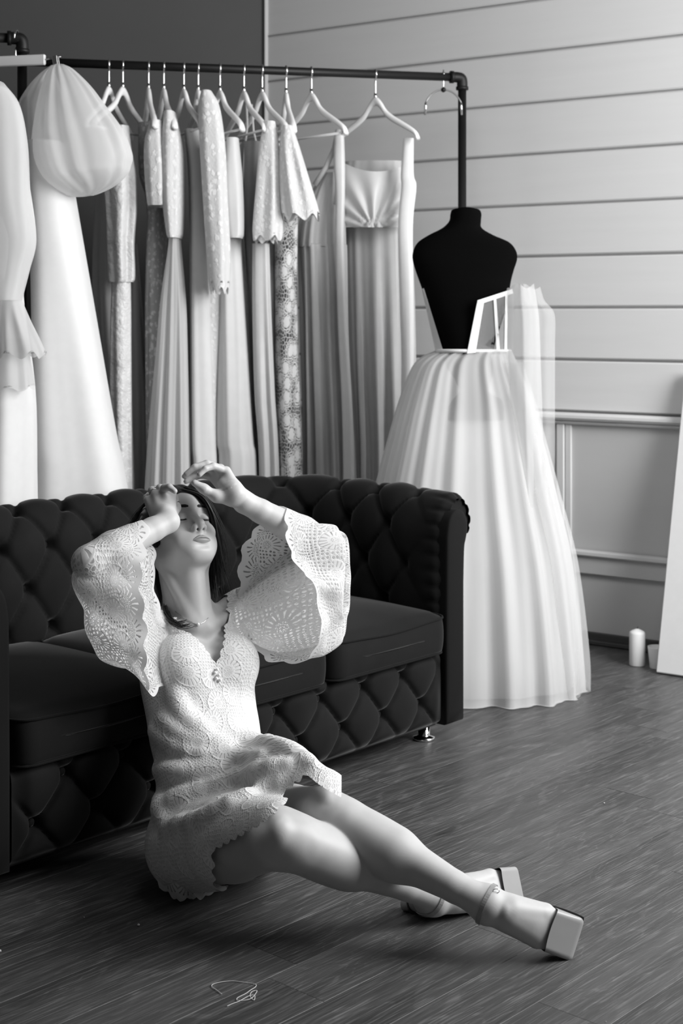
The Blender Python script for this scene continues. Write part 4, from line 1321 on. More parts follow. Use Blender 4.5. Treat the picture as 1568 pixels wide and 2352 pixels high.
# her right hand (left in the picture): back of the hand towards the lens, fingers curled back over the hair
hbR = P(380, 1182, 3.362)
armR = arm(shoR, elbR, wriR, hbR)
mr = [P(393, 1137, 3.402), P(376, 1134, 3.392), P(357, 1138, 3.388), P(341, 1150, 3.390)]      # index ... little finger
for q, b in zip(mr, (P(390, 1185, 3.372), P(381, 1186, 3.362), P(370, 1187, 3.362), P(360, 1188, 3.368))):
    armR.add(Cap(b, q, 0.0150, 0.0110), 0.010)
armR.chain([mr[0], P(377, 1121, 3.385), P(389, 1119, 3.372), P(401, 1128, 3.366)], [0.0098, 0.0088, 0.0080, 0.0066], 0.003)
armR.chain([mr[1], P(367, 1121, 3.405), P(379, 1119, 3.435), P(394, 1128, 3.455)], [0.0098, 0.0090, 0.0078, 0.0065], 0.003)
armR.chain([mr[2], P(349, 1126, 3.405), P(358, 1123, 3.438), P(374, 1130, 3.458)], [0.0096, 0.0088, 0.0076, 0.0064], 0.003)
armR.chain([mr[3], P(336, 1143, 3.412), P(342, 1137, 3.440), P(356, 1140, 3.462)], [0.0090, 0.0080, 0.0070, 0.0060], 0.003)
armR.chain([P(393, 1186, 3.385), P(404, 1166, 3.415), P(400, 1146, 3.440), P(398, 1133, 3.455)], [0.0140, 0.0105, 0.0090, 0.0075], 0.008)


def body(p, bc=None, br=0.0):
    d = tor.d(p, bc, br)
    for g, c, R in ((legL, hipL, 0.30), (legR, hipR, 0.30), (armL, shoL, 0.15), (armR, shoR, 0.15)):
        k = 0.004 + 0.05 * np.clip(1.0 - np.linalg.norm(p - c, axis=-1) / R, 0, 1)
        d = smin(d, g.d(p, bc, br), k)
    return d


def body_at(p): return body(np.asarray(p, float)[None])[0]


def body_grad(p, e=0.002):
    p = np.asarray(p, float)
    g = np.stack([body_at(p + np.eye(3)[i] * e) - body_at(p - np.eye(3)[i] * e) for i in range(3)], -1)
    return g / (np.linalg.norm(g, axis=1)[:, None] + 1e-9)


def push_out(V, gap, it=3):
    """move cloth vertices out of the body"""
    for _ in range(it):
        d = body_at(V)
        m = d < gap
        if not m.any(): break
        V = V.copy()
        V[m] += body_grad(V[m]) * (gap - d[m])[:, None]
    return V


allsh = [s[0] for g in (tor, legL, legR, armL, armR) for s in g.it if s[2] == '+']
BV, BF = surface(body, allsh, 0.0024)
hm = np.linalg.norm(BV - HO, axis=1) < 0.15
BV[hm] -= body_grad(BV[hm], 0.0006) * np.clip(body_at(BV[hm]), -0.002, 0.002)[:, None]


def refine(V, F, sel):
    """split the selected quads in four; their border keeps straight edges"""
    Fs = F[sel]
    E_ = np.concatenate([Fs[:, [i, (i + 1) % 4]] for i in range(4)])
    Es = np.sort(E_, 1)
    U, inv, cnt = np.unique(Es, axis=0, return_inverse=True, return_counts=True)
    inv = inv.ravel()
    n0, nu, m = len(V), len(U), len(Fs)
    mid = V[U].mean(1); cen = V[Fs].mean(1)
    e = n0 + inv.reshape(4, m); c = n0 + nu + np.arange(m)
    Q = np.concatenate([np.stack([Fs[:, i], e[i], c, e[i - 1]], 1) for i in range(4)])
    V2 = np.concatenate([V, mid, cen])
    free = np.concatenate([np.arange(n0, n0 + nu)[cnt == 2], c])
    V2[free] -= body_grad(V2[free], 0.0005) * np.clip(body_at(V2[free]), -0.002, 0.002)[:, None]
    F2 = np.concatenate([F[~sel], Q])
    s2 = np.zeros(len(F2), bool); s2[len(F) - m:] = True
    return V2, F2, s2


fc = (BV[BF].mean(1) - HO) @ RH.T
sel = (fc[:, 1] > 0.045) & (np.abs(fc[:, 0]) < 0.055) & (fc[:, 2] < 0.035) & (fc[:, 2] > -0.10) & (np.linalg.norm(fc, axis=1) < 0.14)
BV, BF, s2 = refine(BV, BF, sel)
fc = (BV[BF].mean(1) - HO) @ RH.T
s2 &= (np.abs(fc[:, 0]) < 0.050) & (fc[:, 2] < 0.020) & (fc[:, 1] > 0.055)
BV, BF, s2 = refine(BV, BF, s2)
# lips and closed lids, modelled on the refined face
q = (BV - HO) @ RH.T
front = smoothstep(0.066, 0.074, q[:, 1]) * (np.linalg.norm(q, axis=1) < 0.14)
w = np.clip(np.abs(q[:, 0]) / 0.0235, 0, 1)
z0 = -0.0668 - 0.0034 * w ** 1.6 + 0.0008 * np.exp(-(q[:, 0] / 0.006) ** 2) * -1
hu = 0.0098 * (1 - w ** 1.5) + 0.0006 - 0.0014 * np.exp(-(q[:, 0] / 0.0028) ** 2)
hlw = 0.0112 * (1 - w ** 2.2) + 0.0006
t = q[:, 2] - z0
env = np.clip(1 - w ** 2, 0, 1)
up = np.where(t > 0, np.sin(np.pi * np.clip(t / hu, 0, 1) ** 0.75), 0) * env ** 0.5 * 0.0036
lo = np.where(t < 0, np.sin(np.pi * np.clip(-t / hlw, 0, 1) ** 0.8), 0) * env ** 0.5 * 0.0044
slit = -0.0026 * np.exp(-(t / 0.0010) ** 2) * np.clip(1.12 - w ** 3, 0, 1) * (np.abs(q[:, 0]) < 0.0235)
corner = -0.0018 * np.exp(-(((np.abs(q[:, 0]) - 0.0240) / 0.0028) ** 2 + ((q[:, 2] + 0.0704) / 0.0030) ** 2))
dsp = (up + lo + slit)
sel_m = (front > 0) & (q[:, 2] < -0.045) & (q[:, 2] > -0.09)
dsp = np.where(sel_m, dsp * front, 0)
# lids: a crease where the upper lid meets the lower one
we = (np.abs(q[:, 0]) - 0.0315) / 0.0150
ze = -0.0048 - 0.0030 * (1 - np.clip(np.abs(we), 0, 1) ** 2)
ee = np.clip(1 - we ** 2, 0, 1) * (np.abs(q[:, 2]) < 0.03) * (q[:, 1] > 0.05)
te = q[:, 2] - ze
dsp += ee ** 0.5 * (-0.0016 * np.exp(-(te / 0.0010) ** 2) + 0.0012 * smoothstep(0.0, 0.0012, te) * smoothstep(0.010, 0.004, te))
zc = 0.0085 + 0.002 * (1 - np.clip(np.abs(we), 0, 1) ** 2)
dsp += -0.0011 * np.exp(-((q[:, 2] - zc) / 0.0013) ** 2) * ee ** 0.7
BV = BV + hf * dsp[:, None]
lip = np.where(sel_m, front * smoothstep(1.0, 0.93, w) * smoothstep(1.04, 0.92, t / hu) * smoothstep(-1.04, -0.90, t / hlw), 0)
me = mesh('person', BV, BF)
at = me.attributes.new('lip', 'FLOAT', 'POINT')
at.data.foreach_set('value', lip.astype(np.float32))
sk = mk('skin', 0.38, 0.48, 0.35, sss=0.0)
a_ = sk.node('ShaderNodeAttribute', attribute_name='lip')
n1 = sk.noise(sk.coord('Object'), 60, 3, 0.6)
n2 = sk.noise(sk.coord('Object'), 900, 2, 0.6)
sk.col((n1 * 0.05 + 0.50) - sk.E(a_.outputs['Fac']) * 0.20)
sk.rough(n1 * 0.15 + 0.40 - sk.E(a_.outputs['Fac']) * 0.08)
sk.bump(n2, 0.10, 0.0006)
woman = link('person', me, sk.m)
tag(woman, 'woman in short white lace dress leaning back against the black sofa, arms raised', 'person')

# ------------------------------------------------------------------ her hair, brows, lashes
hairm = mk('dark_hair', 0.012, 0.38, 0.5)
hx = hairm.noise(hairm.coord('Object'), 40, 2, 0.5)
hairm.col(hx * 0.022 + 0.006)
browm = mk('brow_hair', 0.012, 0.6, 0.3)


def child(name, vf, mat, parent=None, smooth=True):
    return add(name, vf, M[mat].m if isinstance(mat, str) else mat, parent or woman, smooth)


def hit(u, v, off=0.0, fn=None, y0=2.6):
    """first point of the figure behind pixel (u, v), lifted by off towards the lens"""
    fn = fn or body_at
    d = np.array([(u - CX) / FPX, 1.0, -(v - VH) / FPX]); L = np.linalg.norm(d)
    t = y0
    for _ in range(80):
        p = np.array([[d[0] * t, t, HC + d[2] * t]])
        s_ = float(fn(p)[0])
        if s_ < 0.0004 or t > 5: break
        t += min(s_, 0.12) * 0.75 / L
    t -= off
    return np.array([d[0] * t, t, HC + d[2] * t])


def face_pt(x, z, off):
    """point of the face at head coordinates x, z"""
    y = 0.135
    for _ in range(60):
        s_ = float(body_at(H(x, y, z)[None])[0])
        if s_ < 0.0003: break
        y -= s_ * 0.6
    return H(x, y + off, z)


rs = np.random.RandomState(3)
q = (BV - HO) @ RH.T
near = np.linalg.norm(q - np.array([0, -0.005, 0.01]), axis=1) < 0.135
keepf = near[BF].all(1)
ids = np.unique(BF[keepf]); remap = np.full(len(BV), -1); remap[ids] = np.arange(len(ids))
cv, cf = BV[ids], remap[BF[keepf]]
cq = (cv - HO) @ RH.T
Fv = (cq[:, 0] / 0.0640) ** 2 + ((cq[:, 2] + 0.012) / 0.078) ** 2
val = np.maximum((Fv - 1) * 0.05 * (cq[:, 1] > -0.02) - (cq[:, 1] <= -0.02), 0.004 - cq[:, 1])
val = np.minimum(val, np.where(cq[:, 1] > -0.02, cq[:, 2] + 0.045, cq[:, 2] + 0.085))
arms_near = np.minimum(armR.d(cv[None])[0], armL.d(cv[None])[0])
val = np.minimum(val, np.linalg.norm((cq - np.array([0, -.01, .02])) / np.array([.085, .11, .10]), axis=1) * -0.2 + 0.2)
val = np.minimum(val, arms_near - 0.006)
cg = tor.d(cv[None])[0]
gr = np.stack([tor.d((cv + np.eye(3)[i] * 0.003)[None])[0] - tor.d((cv - np.eye(3)[i] * 0.003)[None])[0] for i in range(3)], -1)
gr /= np.linalg.norm(gr, axis=1)[:, None] + 1e-9
lift = 0.0015 + 0.0085 * smoothstep(0.0, 0.03, val) + 0.0012 * np.sin(cq[:, 0] * 900 + 5 * np.sin(cq[:, 1] * 60))
cap_v, cap_f = clip_mesh(cv + gr * lift[:, None], cf, val)
capv, capf = cap_v, [tuple(f) for f in cap_f]
parts = [(capv, capf)]


def bundle(guides, n, spread, r=0.0011, wav=0.0, seed=0, seg=4):
    """strands of hair between guide lines given as lists of pixel + depth points"""
    rr_ = np.random.RandomState(seed)
    G = [catmull([P(*g) if len(g) == 3 else hit(g[0], g[1], 0.016) for g in gd], 26) for gd in guides]
    for _ in range(n):
        x = rr_.rand() * (len(G) - 1); i = min(int(x), len(G) - 2); f = x - i
        p = G[i] * (1 - f) + G[i + 1] * f
        tt = np.linspace(0, 1, 26)[:, None]
        p = p + rr_.randn(3) * spread * (0.35 + tt) + np.array([math.sin(rr_.rand() * 6), 0.3, 0.2]) * wav * np.sin(tt * (5 + 3 * rr_.rand()) + rr_.rand() * 6) * tt
        L = int(26 * (0.72 + 0.28 * rr_.rand()))
        p = p[:max(L, 8)]
        rad = r * (0.7 + 0.6 * rr_.rand()) * np.linspace(1, 0.35, len(p))
        parts.append(tube_vf(p, rad, seg, caps=False))


# curtain on the right of the face
bundle([[(418, 1124, 3.475), (462, 1140, 3.475), (488, 1182, 3.475), (500, 1240, 3.50), (512, 1300, 3.53), (535, 1372, 3.54)],
        [(425, 1120, 3.49), (472, 1150, 3.50), (490, 1205, 3.52), (492, 1270, 3.55), (494, 1330, 3.56), (500, 1378, 3.56)],
        [(425, 1118, 3.51), (470, 1160, 3.55), (478, 1230, 3.57), (474, 1300, 3.58), (472, 1350, 3.58), (474, 1385, 3.57)]], 190, 0.0028, 0.0013, 0.003, 1)
bundle([[(424, 1118, 3.48), (470, 1136, 3.49), (505, 1195, 3.51), (522, 1240, 3.53), (530, 1300, 3.54), (552, 1366, 3.55)],
        [(424, 1118, 3.49), (468, 1146, 3.49), (497, 1200, 3.50), (510, 1260, 3.52), (520, 1310, 3.53), (548, 1372, 3.54)]], 26, 0.0040, 0.0007, 0.004, 2)
# mass behind the neck
bundle([[(360, 1160, 3.59), (352, 1250, 3.60), (362, 1330, 3.58), (372, 1395, 3.555)],
        [(420, 1150, 3.62), (425, 1250, 3.63), (430, 1330, 3.61), (432, 1392, 3.60)],
        [(470, 1165, 3.60), (484, 1240, 3.61), (486, 1320, 3.60), (484, 1384, 3.59)]], 240, 0.006, 0.0020, 0.002, 3)
# left side, behind the wrist, down to the curl on her chest
bundle([[(372, 1128, 3.50), (338, 1160, 3.53), (334, 1240, 3.55), (356, 1320, 3.53), (368, 1380, 3.47), (382, 1412), (408, 1438), (442, 1426)],
        [(380, 1122, 3.53), (330, 1175, 3.56), (330, 1250, 3.57), (362, 1330, 3.53), (378, 1380, 3.46), (380, 1404), (398, 1428), (426, 1418)],
        [(380, 1122, 3.53), (336, 1170, 3.55), (342, 1250, 3.56), (366, 1335, 3.52), (374, 1390, 3.45), (392, 1430), (424, 1441), (448, 1434)]], 120, 0.0028, 0.0011, 0.004, 4)
bundle([[(352, 1140, 3.52), (315, 1180, 3.53), (296, 1215, 3.53), (285, 1250, 3.52)],
        [(352, 1140, 3.54), (325, 1185, 3.55), (312, 1230, 3.55), (318, 1290, 3.54)]], 70, 0.005, 0.0009, 0.004, 5)
bundle([[(474, 1384, 3.53), (492, 1398, 3.475), (510, 1414, 3.46), (534, 1432, 3.455)],
        [(474, 1386, 3.53), (490, 1402, 3.475), (506, 1420, 3.46), (524, 1436, 3.455)]], 7, 0.0012, 0.0006, 0.001, 6)
hv, hfc = cat_mesh(parts)
hair = child('hair', (hv, hfc), 'dark_hair')
hair['label'] = 'long dark loose hair'
# brows
for sg in (1, -1):
    V, nb = [], 30
    for i, t in enumerate(np.linspace(0, 1, nb)):
        x = sg * (0.0125 + 0.036 * t); z = 0.0205 + 0.0060 * math.sin(t * 2.2) - 0.0045 * t ** 2.5
        hw = 0.0034 * (1 - t ** 2.2) * (0.55 + 0.45 * min(t / 0.15, 1)) + 0.0003
        for j, k in enumerate(np.linspace(-1, 1, 5)):
            V.append(face_pt(x, z + hw * k, 0.0002 + 0.0011 * (1 - k * k)))
    child('eyebrow', (np.array(V), [tuple(f) for f in grid_faces(nb, 5)]), 'brow_hair')
    lash = []
    line = []
    for t in np.linspace(-1, 1, 22):
        x = sg * (0.0315 + 0.0140 * t); z = -0.0050 - 0.0030 * (1 - t * t)
        line.append(face_pt(x, z, 0.0000) + hf * 0.0004)
    lash.append(tube_vf(line, 0.0010 * np.sqrt(np.clip(1.05 - np.linspace(-1, 1, 22) ** 2, 0.05, 1)), 6))
    for t in np.linspace(-0.8, 0.95, 26):
        b_ = np.array(line[int((t + 1) / 2 * 21)])
        d_ = unit(hf * 0.7 - hh * 0.75 + hl * sg * 0.5 * t)
        lash.append(tube_vf([b_, b_ + d_ * 0.003 - hh * 0.0004, b_ + d_ * 0.0062], [0.00045, 0.00035, 0.00012], 4))
    child('eyelashes', cat_mesh(lash), 'brow_hair')

# ------------------------------------------------------------------ lace
def lace_nodes(m, uvscale=1.0, hem=True):
    """coverage (1 = cloth, 0 = hole) and relief of the lace for UV in metres"""
    uv = m.node('ShaderNodeUVMap'); uv.uv_map = 'UVMap'
    X, Y, _ = m.xyz(uv.outputs[0])
    wob = m.noise(uv.outputs[0], 22, 2, 0.5)
    base = m.vec(X + (wob - 0.5) * 0.012, Y + (wob - 0.5) * 0.010)
    net = m.E(m.vor(base, 118 * uvscale, 0.22).outputs['Distance'])
    hole = net.ss(0.36, 0.24)
    ringt = ((net - 0.40).abs()).ss(0.14, 0.03)
    fine = m.E(m.vor(base, 330 * uvscale, 0.8).outputs['Distance']).ss(0.42, 0.25)
    v = m.vor(base, 15.5 * uvscale, 0.55)
    P2 = m.node('ShaderNodeVectorMath', operation='SUBTRACT')
    m.nt.links.new(base, P2.inputs[0]); m.nt.links.new(v.outputs['Position'], P2.inputs[1])
    px, py, _ = m.xyz(P2.outputs[0])
    r = m.E(v.outputs['Distance'])
    ang = py.atan2(px)
    def fan(r, ang, n, r0, r1, half=None):
        pet = (ang * float(n) + (r * 9.0 + ang * 3.0).sin() * 0.5).sin()
        w = r.ss(r0, r0 + 0.05) * r.ss(r1, r1 - 0.05)
        if half is not None: w = w * half
        return pet.ss(0.35, 0.75) * w, w
    rndc = m.node('ShaderNodeSeparateColor'); m.nt.links.new(v.outputs['Color'], rndc.inputs[0])
    a0 = m.E(rndc.outputs[0]) * 6.283
    half = ((ang + a0).sin() + 0.25).ss(0.0, 0.35)
    s1, h1 = fan(r, ang, 17, 0.24, 0.49, half)
    inside = r.ss(0.54, 0.50) * half.mx(r.ss(0.25, 0.22))
    core = r.ss(0.20, 0.16)
    holes = inside * s1 * 0.9 + (1.0 - inside) * hole + core * fine * 0.9
    relief = inside * (1.0 - s1) * 0.8 + (1.0 - inside) * ringt * 0.7 + (r - 0.52).abs().ss(0.06, 0.01) * 0.7
    if hem:
        # scalloped border of fans along the hem (v = distance from the edge)
        W = 0.060
        cx_ = (X / W).fract() - 0.5
        hx_, hy_ = cx_ * W, Y - 0.046
        rr2 = ((hx_ * hx_ + hy_ * hy_).pow(0.5)) / 0.046
        an2 = hy_.atan2(hx_)
        s2, h2 = fan(rr2, an2, 19, 0.50, 0.86)
        zone = Y.ss(0.050, 0.044)
        holes = zone * s2 + (1.0 - zone) * holes
        dots = zone * rr2.ss(0.5, 0.44) * fine
        holes = holes.mx(dots)
        relief = zone * (1.0 - s2) * 0.8 + (1.0 - zone) * relief
    return holes, relief


lc = mk('white_lace_dress', 0.80, 0.75, 0.3)
ho, re = lace_nodes(lc, 1.15, hem=False)
lc.col(0.82 - ho * 0.16)
lc.bump(re - ho * 0.6, 0.6, 0.0019)
ls = mk('white_lace_sleeve', 0.82, 0.75, 0.3)
ho, re = lace_nodes(ls, 0.95, hem=True)
ls.bump(re, 0.5, 0.0020)
ls.sheer(1.0 - ho * 0.72, 0.30, 0.85)
mk('pearl', 0.92, 0.25, 0.6)
mk('silver', 0.7, 0.25, 0.5, metallic=1.0)

# ------------------------------------------------------------------ dress
dr = Group()
G_ = 0.009
dr.add(Ell(pel + Up * 0.02, (0.130 + G_, 0.098 + G_, 0.098 + G_), Rpel), 0.04)
for sg in (1, -1):
    dr.add(Ell(pel + Rp * 0.058 * sg - Fp * 0.030 - Up * 0.010, (0.074 + G_, 0.076 + G_, 0.074 + G_), Rpel), 0.04)
dr.add(Ell(mid + Fp * 0.012, (0.128 + G_, 0.092 + G_, 0.10), Rch), 0.06)
dr.add(Ell(wai, (0.116 + G_, 0.086 + G_, 0.10), Rch), 0.06)
dr.add(Ell((wai + che) / 2, (0.118 + G_, 0.084 + G_, 0.11), Rch), 0.05)
dr.add(Ell(che, (0.126 + G_, 0.084 + G_, 0.115 + G_), Rch), 0.04)
dr.add(Ell(upc - Fc * 0.01, (0.125 + G_, 0.066 + G_, 0.070 + G_), Rch), 0.04)
for sg in (1, -1):
    dr.add(Ell(che + Rc * 0.060 * sg + Fc * 0.080 - Uc * 0.002, (0.052 + G_, 0.042 + G_, 0.054 + G_), Rch), 0.04)
dr.add(Cap(nek - Uc * 0.035 - Fc * 0.01, shoR, 0.042 + G_, 0.036 + G_), 0.04)
dr.add(Cap(nek - Uc * 0.035 - Fc * 0.01, shoL, 0.042 + G_, 0.036 + G_), 0.04)
for hp, kn in ((hipR, kneR), (hipL, kneL)):
    ax = unit(kn - hp)
    dr.add(Cap(hp, hp + (kn - hp) * 0.5, 0.090 + G_, 0.082 + G_), 0.03)
    dr.add(Cap(hp + (kn - hp) * 0.5, kn, 0.082 + G_, 0.062 + G_), 0.02)
    pt_ = unit(ax - unit(((ankR if kn is kneR else ankL) - kn)))
    dr.add(Ell(kn + pt_ * 0.030 - ax * 0.002, (0.030 + G_, 0.030 + G_, 0.034 + G_)), 0.03)
lapa = (hipR + hipL) / 2 + np.array([0, 0, 0.055]); lapb = (kneR + kneL) / 2 + np.array([-0.01, 0.02, 0.0])
dr.add(Cap(lapa, lapb, 0.060, 0.040), 0.06)
dr.add(Cap(P(585, 1735, 3.26), P(655, 1775, 3.10), 0.048, 0.050), 0.04)
dr.add(Cap(P(630, 1792, 3.12), P(736, 1822, 2.985), 0.062, 0.050), 0.03)
dr.add(Cap(wai + Fp * 0.05 - np.array([0, 0, 0.02]), lapa + Fp * 0.10, 0.050, 0.05), 0.06)
# soft folds across waist and lap
def dress_raw(p): return dr.d(np.asarray(p, float)[None])[0]
folds = [([(352, 1680), (420, 1722), (520, 1742), (600, 1738)], 0.010), ([(372, 1650), (430, 1690), (520, 1712)], 0.007),
         ([(372, 1850), (450, 1822), (560, 1785), (660, 1758)], 0.012), ([(360, 1770), (440, 1775), (520, 1765)], 0.008),
         ([(380, 1900), (460, 1880), (540, 1840), (640, 1800)], 0.009), ([(600, 1700), (660, 1722), (720, 1760)], 0.010),
         ([(345, 1720), (352, 1800), (372, 1880)], 0.010), ([(400, 1590), (420, 1640), (470, 1680)], 0.007)]
fold_caps = []
for pts, r_ in folds:
    w3 = [hit(u, v, 0.0, dress_raw, 2.7) for u, v in catmull(np.array(pts, float), 9)]
    w3 = [p for p in w3 if dress_raw(p[None])[0] < 0.003]
    for a_, b_ in zip(w3[:-1], w3[1:]): fold_caps.append((a_, b_, r_))
for a_, b_, r_ in fold_caps: dr.add(Cap(a_ + np.array([0, 0.004, 0]), b_ + np.array([0, 0.004, 0]), r_ * 0.75, r_ * 0.75), 0.030)
DV, DF = surface(dr.d, [s_[0] for s_ in dr.it], 0.0050)
# clip: neckline, neck and arm openings, hem
Vb = hit(497, 1535, 0.0, dress_raw); Al = hit(408, 1440, 0.0, dress_raw); Br = hit(527, 1384, 0.0, dress_raw)
def side(p, a, b, ref):
    n = np.cross(b - a, Fc); n /= np.linalg.norm(n)
    if np.dot(ref - a, n) < 0: n = -n
    return (p - a) @ n
def scal(p, a, b, w, amp):
    t = (p - a) @ unit(b - a)
    return amp * np.abs(np.sin(np.pi * t / w))
sA = side(DV, Vb, Al, che + Rc * 0.08 - Uc * 0.05) + scal(DV, Vb, Al, 0.022, 0.005)
sB = side(DV, Vb, Br, che - Rc * 0.10 - Uc * 0.02) + scal(DV, Vb, Br, 0.024, 0.005)
val = np.maximum(sA, sB)
val = np.where((DV - che) @ Fc < -0.02, 0.02, val)
nk = np.clip(((DV - nek) @ unit(nt - nek)), 0, 1)
dn = np.linalg.norm(DV - nek - nk[:, None] * unit(nt - nek), axis=1)
val = np.minimum(val, dn - 0.070)
for sh, el in ((shoR, elbR), (shoL, elbL)):
    al = (DV - sh) @ unit(el - sh)
    pr = np.linalg.norm(DV - sh - al[:, None] * unit(el - sh), axis=1)
    val = np.minimum(val, np.maximum(0.030 - al, pr - 0.062))
h1, h2 = hit(640, 1850, 0.0, dress_raw), hit(772, 1818, 0.0, dress_raw)
h3 = hit(505, 1958, 0.0, dress_raw)
lat = unit(h2 - h3)
hA = unit(np.array([-0.61, 0.10, 0.79])); hB = unit(np.array([0.48, 0.10, 0.88]))
hC = P(705, 1783, 2.95)
vA = (DV - h1) @ hA + 0.006 * np.abs(np.sin(np.pi * ((DV - h1) @ unit(np.cross(hA, (0, 1, 0)))) / 0.021))
vB = (DV - hC) @ hB
vC = P(499, 1970, 3.03)[0] - DV[:, 0] + 0.004 * np.sin(DV[:, 2] * 180)
DIRECT = np.minimum(np.maximum(np.maximum(vA, vB), vC), P(784, 1822, 2.95)[0] - DV[:, 0])
val = np.minimum(val, DIRECT)
val = np.minimum(val, DV[:, 2] - 0.008)
DV, DF = clip_mesh(DV, DF, val)
DV = push_out(DV, 0.0045, 2)
az = np.arctan2((DV - wai) @ Rc, (DV - wai) @ Fc); hgt = (DV - wai) @ Uc
skirt = (hgt < -0.12).astype(float)
th_ax = unit(kneR - hipR + kneL - hipL)
tc_ = (hipR + hipL) / 2
l2 = unit(lat - th_ax * np.dot(lat, th_ax)); l3 = np.cross(th_ax, l2)
ux = az * 0.125 * (1 - skirt) + np.arctan2((DV - tc_) @ l2, (DV - tc_) @ l3) * 0.14 * skirt
uy = hgt * (1 - skirt) - ((DV - pel) @ th_ax) * skirt
dress = link('lace_dress', mesh('lace_dress', DV, DF, uvs=np.stack([ux, uy], 1)), lc.m, woman)
dress['label'] = 'short white lace dress with scalloped V neckline'
# the hem that falls to the floor beside her near thigh
rows = [[(352, 1870, 3.165), (395, 1905, 3.095), (440, 1930, 3.062), (480, 1948, 3.045), (506, 1955, 3.035)],
        [(350, 1915, 3.16), (398, 1950, 3.075), (445, 1965, 3.045), (482, 1972, 3.030), (500, 1976, 3.02)],
        [(372, 1958, 3.15), (402, 1985, 3.075), (440, 2005, 3.050), (480, 2004, 3.030), (512, 2002, 3.02)],
        [(358, 2000, 3.14), (400, 2020, 3.100), (440, 2030, 3.085), (484, 2022, 3.07), (524, 2022, 3.06)],
        [(366, 2036, 3.150), (402, 2056, 3.125), (440, 2064, 3.115), (478, 2052, 3.10), (520, 2044, 3.09)]]
R5 = np.array([[P(*p) for p in r] for r in rows])
R5 = np.stack([catmull(R5[:, j], 34) for j in range(5)], 1)
R5 = np.stack([catmull(R5[i], 60) for i in range(34)], 0)
ii, jj = np.meshgrid(np.linspace(0, 1, 34), np.linspace(0, 1, 60), indexing='ij')
R5[..., 1] += 0.010 * np.sin(jj * 16) * ii ** 0.7 + 0.006 * np.sin(ii * 11 + jj * 3)
R5[-1, :, 2] -= 0.006 * np.abs(np.sin(jj[-1] * np.pi * 7)); R5[-2, :, 2] -= 0.003 * np.abs(np.sin(jj[-1] * np.pi * 7))
R5[..., 2] = np.maximum(R5[..., 2], 0.004)
fv = push_out(R5.reshape(-1, 3), 0.004, 2)
link('skirt_flounce', mesh('skirt_flounce', fv, grid_faces(34, 60), uvs=np.stack([jj.ravel() * 0.20, (1 - ii.ravel()) * 0.16], 1)), ls.m, woman)


# bell sleeves: rings from the shoulder to the open hem
def sleeve(rings, lens, name, seedp):
    R = np.array([[P(*p) for p in r] for r in rings])
    R = np.stack([catmull(r, 110, closed=True) for r in R])
    n = 64
    R = np.stack([catmull(R[:, j], n) for j in range(110)], 1)
    ii, jj = np.meshgrid(np.linspace(0, 1, n), np.arange(110) / 110 * 2 * math.pi, indexing='ij')
    cen = R.mean(1, keepdims=True); rad = R - cen; rad /= np.linalg.norm(rad, axis=2, keepdims=True)
    amp = 0.0065 * np.sin(np.pi * np.clip(ii, 0, 1)) + 0.005 * ii ** 2
    R = R + rad * (amp * (np.sin(jj * 5 + ii * 5 + seedp) + 0.6 * np.sin(jj * 9 - ii * 7 + seedp * 2)))[..., None]
    # scalloped edge
    per = np.linalg.norm(np.diff(R[-1], axis=0, append=R[-1, :1]), axis=1); tot = per.sum()
    arc_ = np.concatenate([[0], np.cumsum(per)[:-1]])
    nsc = max(1, round(tot / 0.060))
    along = R[-1] - R[-5]; along /= np.linalg.norm(along, axis=1)[:, None] + 1e-9
    R[-1] += along * (0.012 * np.abs(np.sin(np.pi * arc_ / tot * nsc)))[:, None]
    R[-2] += along * (0.006 * np.abs(np.sin(np.pi * arc_ / tot * nsc)))[:, None]
    Vv = push_out(R.reshape(-1, 3), 0.004, 2)
    u_ = np.broadcast_to((arc_ / tot * nsc * 0.060)[None], (n, 110)); v_ = (1 - ii) * lens
    o = link(name, mesh(name, Vv, grid_faces(n, 110, close_m=True), uvs=np.stack([u_.ravel() + 0.0, v_.ravel()], 1)), ls.m, woman)
    return o


sR = sleeve([
    [(318, 1392, 3.43), (292, 1412, 3.38), (296, 1450, 3.335), (318, 1492, 3.32), (345, 1525, 3.335), (372, 1535, 3.36), (388, 1510, 3.39), (384, 1470, 3.42), (366, 1425, 3.45), (342, 1395, 3.46)],
    [(262, 1318, 3.35), (222, 1350, 3.30), (222, 1420, 3.255), (250, 1490, 3.24), (290, 1530, 3.25), (330, 1535, 3.29), (352, 1490, 3.34), (345, 1430, 3.38), (325, 1370, 3.40), (295, 1325, 3.39)],
    [(225, 1262, 3.24), (178, 1290, 3.20), (174, 1350, 3.18), (196, 1440, 3.17), (232, 1508, 3.18), (285, 1528, 3.22), (325, 1490, 3.28), (325, 1420, 3.31), (305, 1340, 3.31), (268, 1275, 3.28)],
    [(285, 1232, 3.27), (245, 1262, 3.21), (240, 1330, 3.175), (258, 1430, 3.165), (290, 1525, 3.17), (328, 1560, 3.22), (358, 1530, 3.29), (352, 1440, 3.33), (335, 1350, 3.34), (318, 1262, 3.33)],
    [(326, 1224, 3.305), (326, 1272, 3.225), (312, 1325, 3.185), (326, 1430, 3.175), (326, 1530, 3.18), (348, 1588, 3.235), (381, 1552, 3.305), (376, 1450, 3.345), (352, 1350, 3.37), (352, 1272, 3.375)]], 0.40, 'sleeve', 0.4)
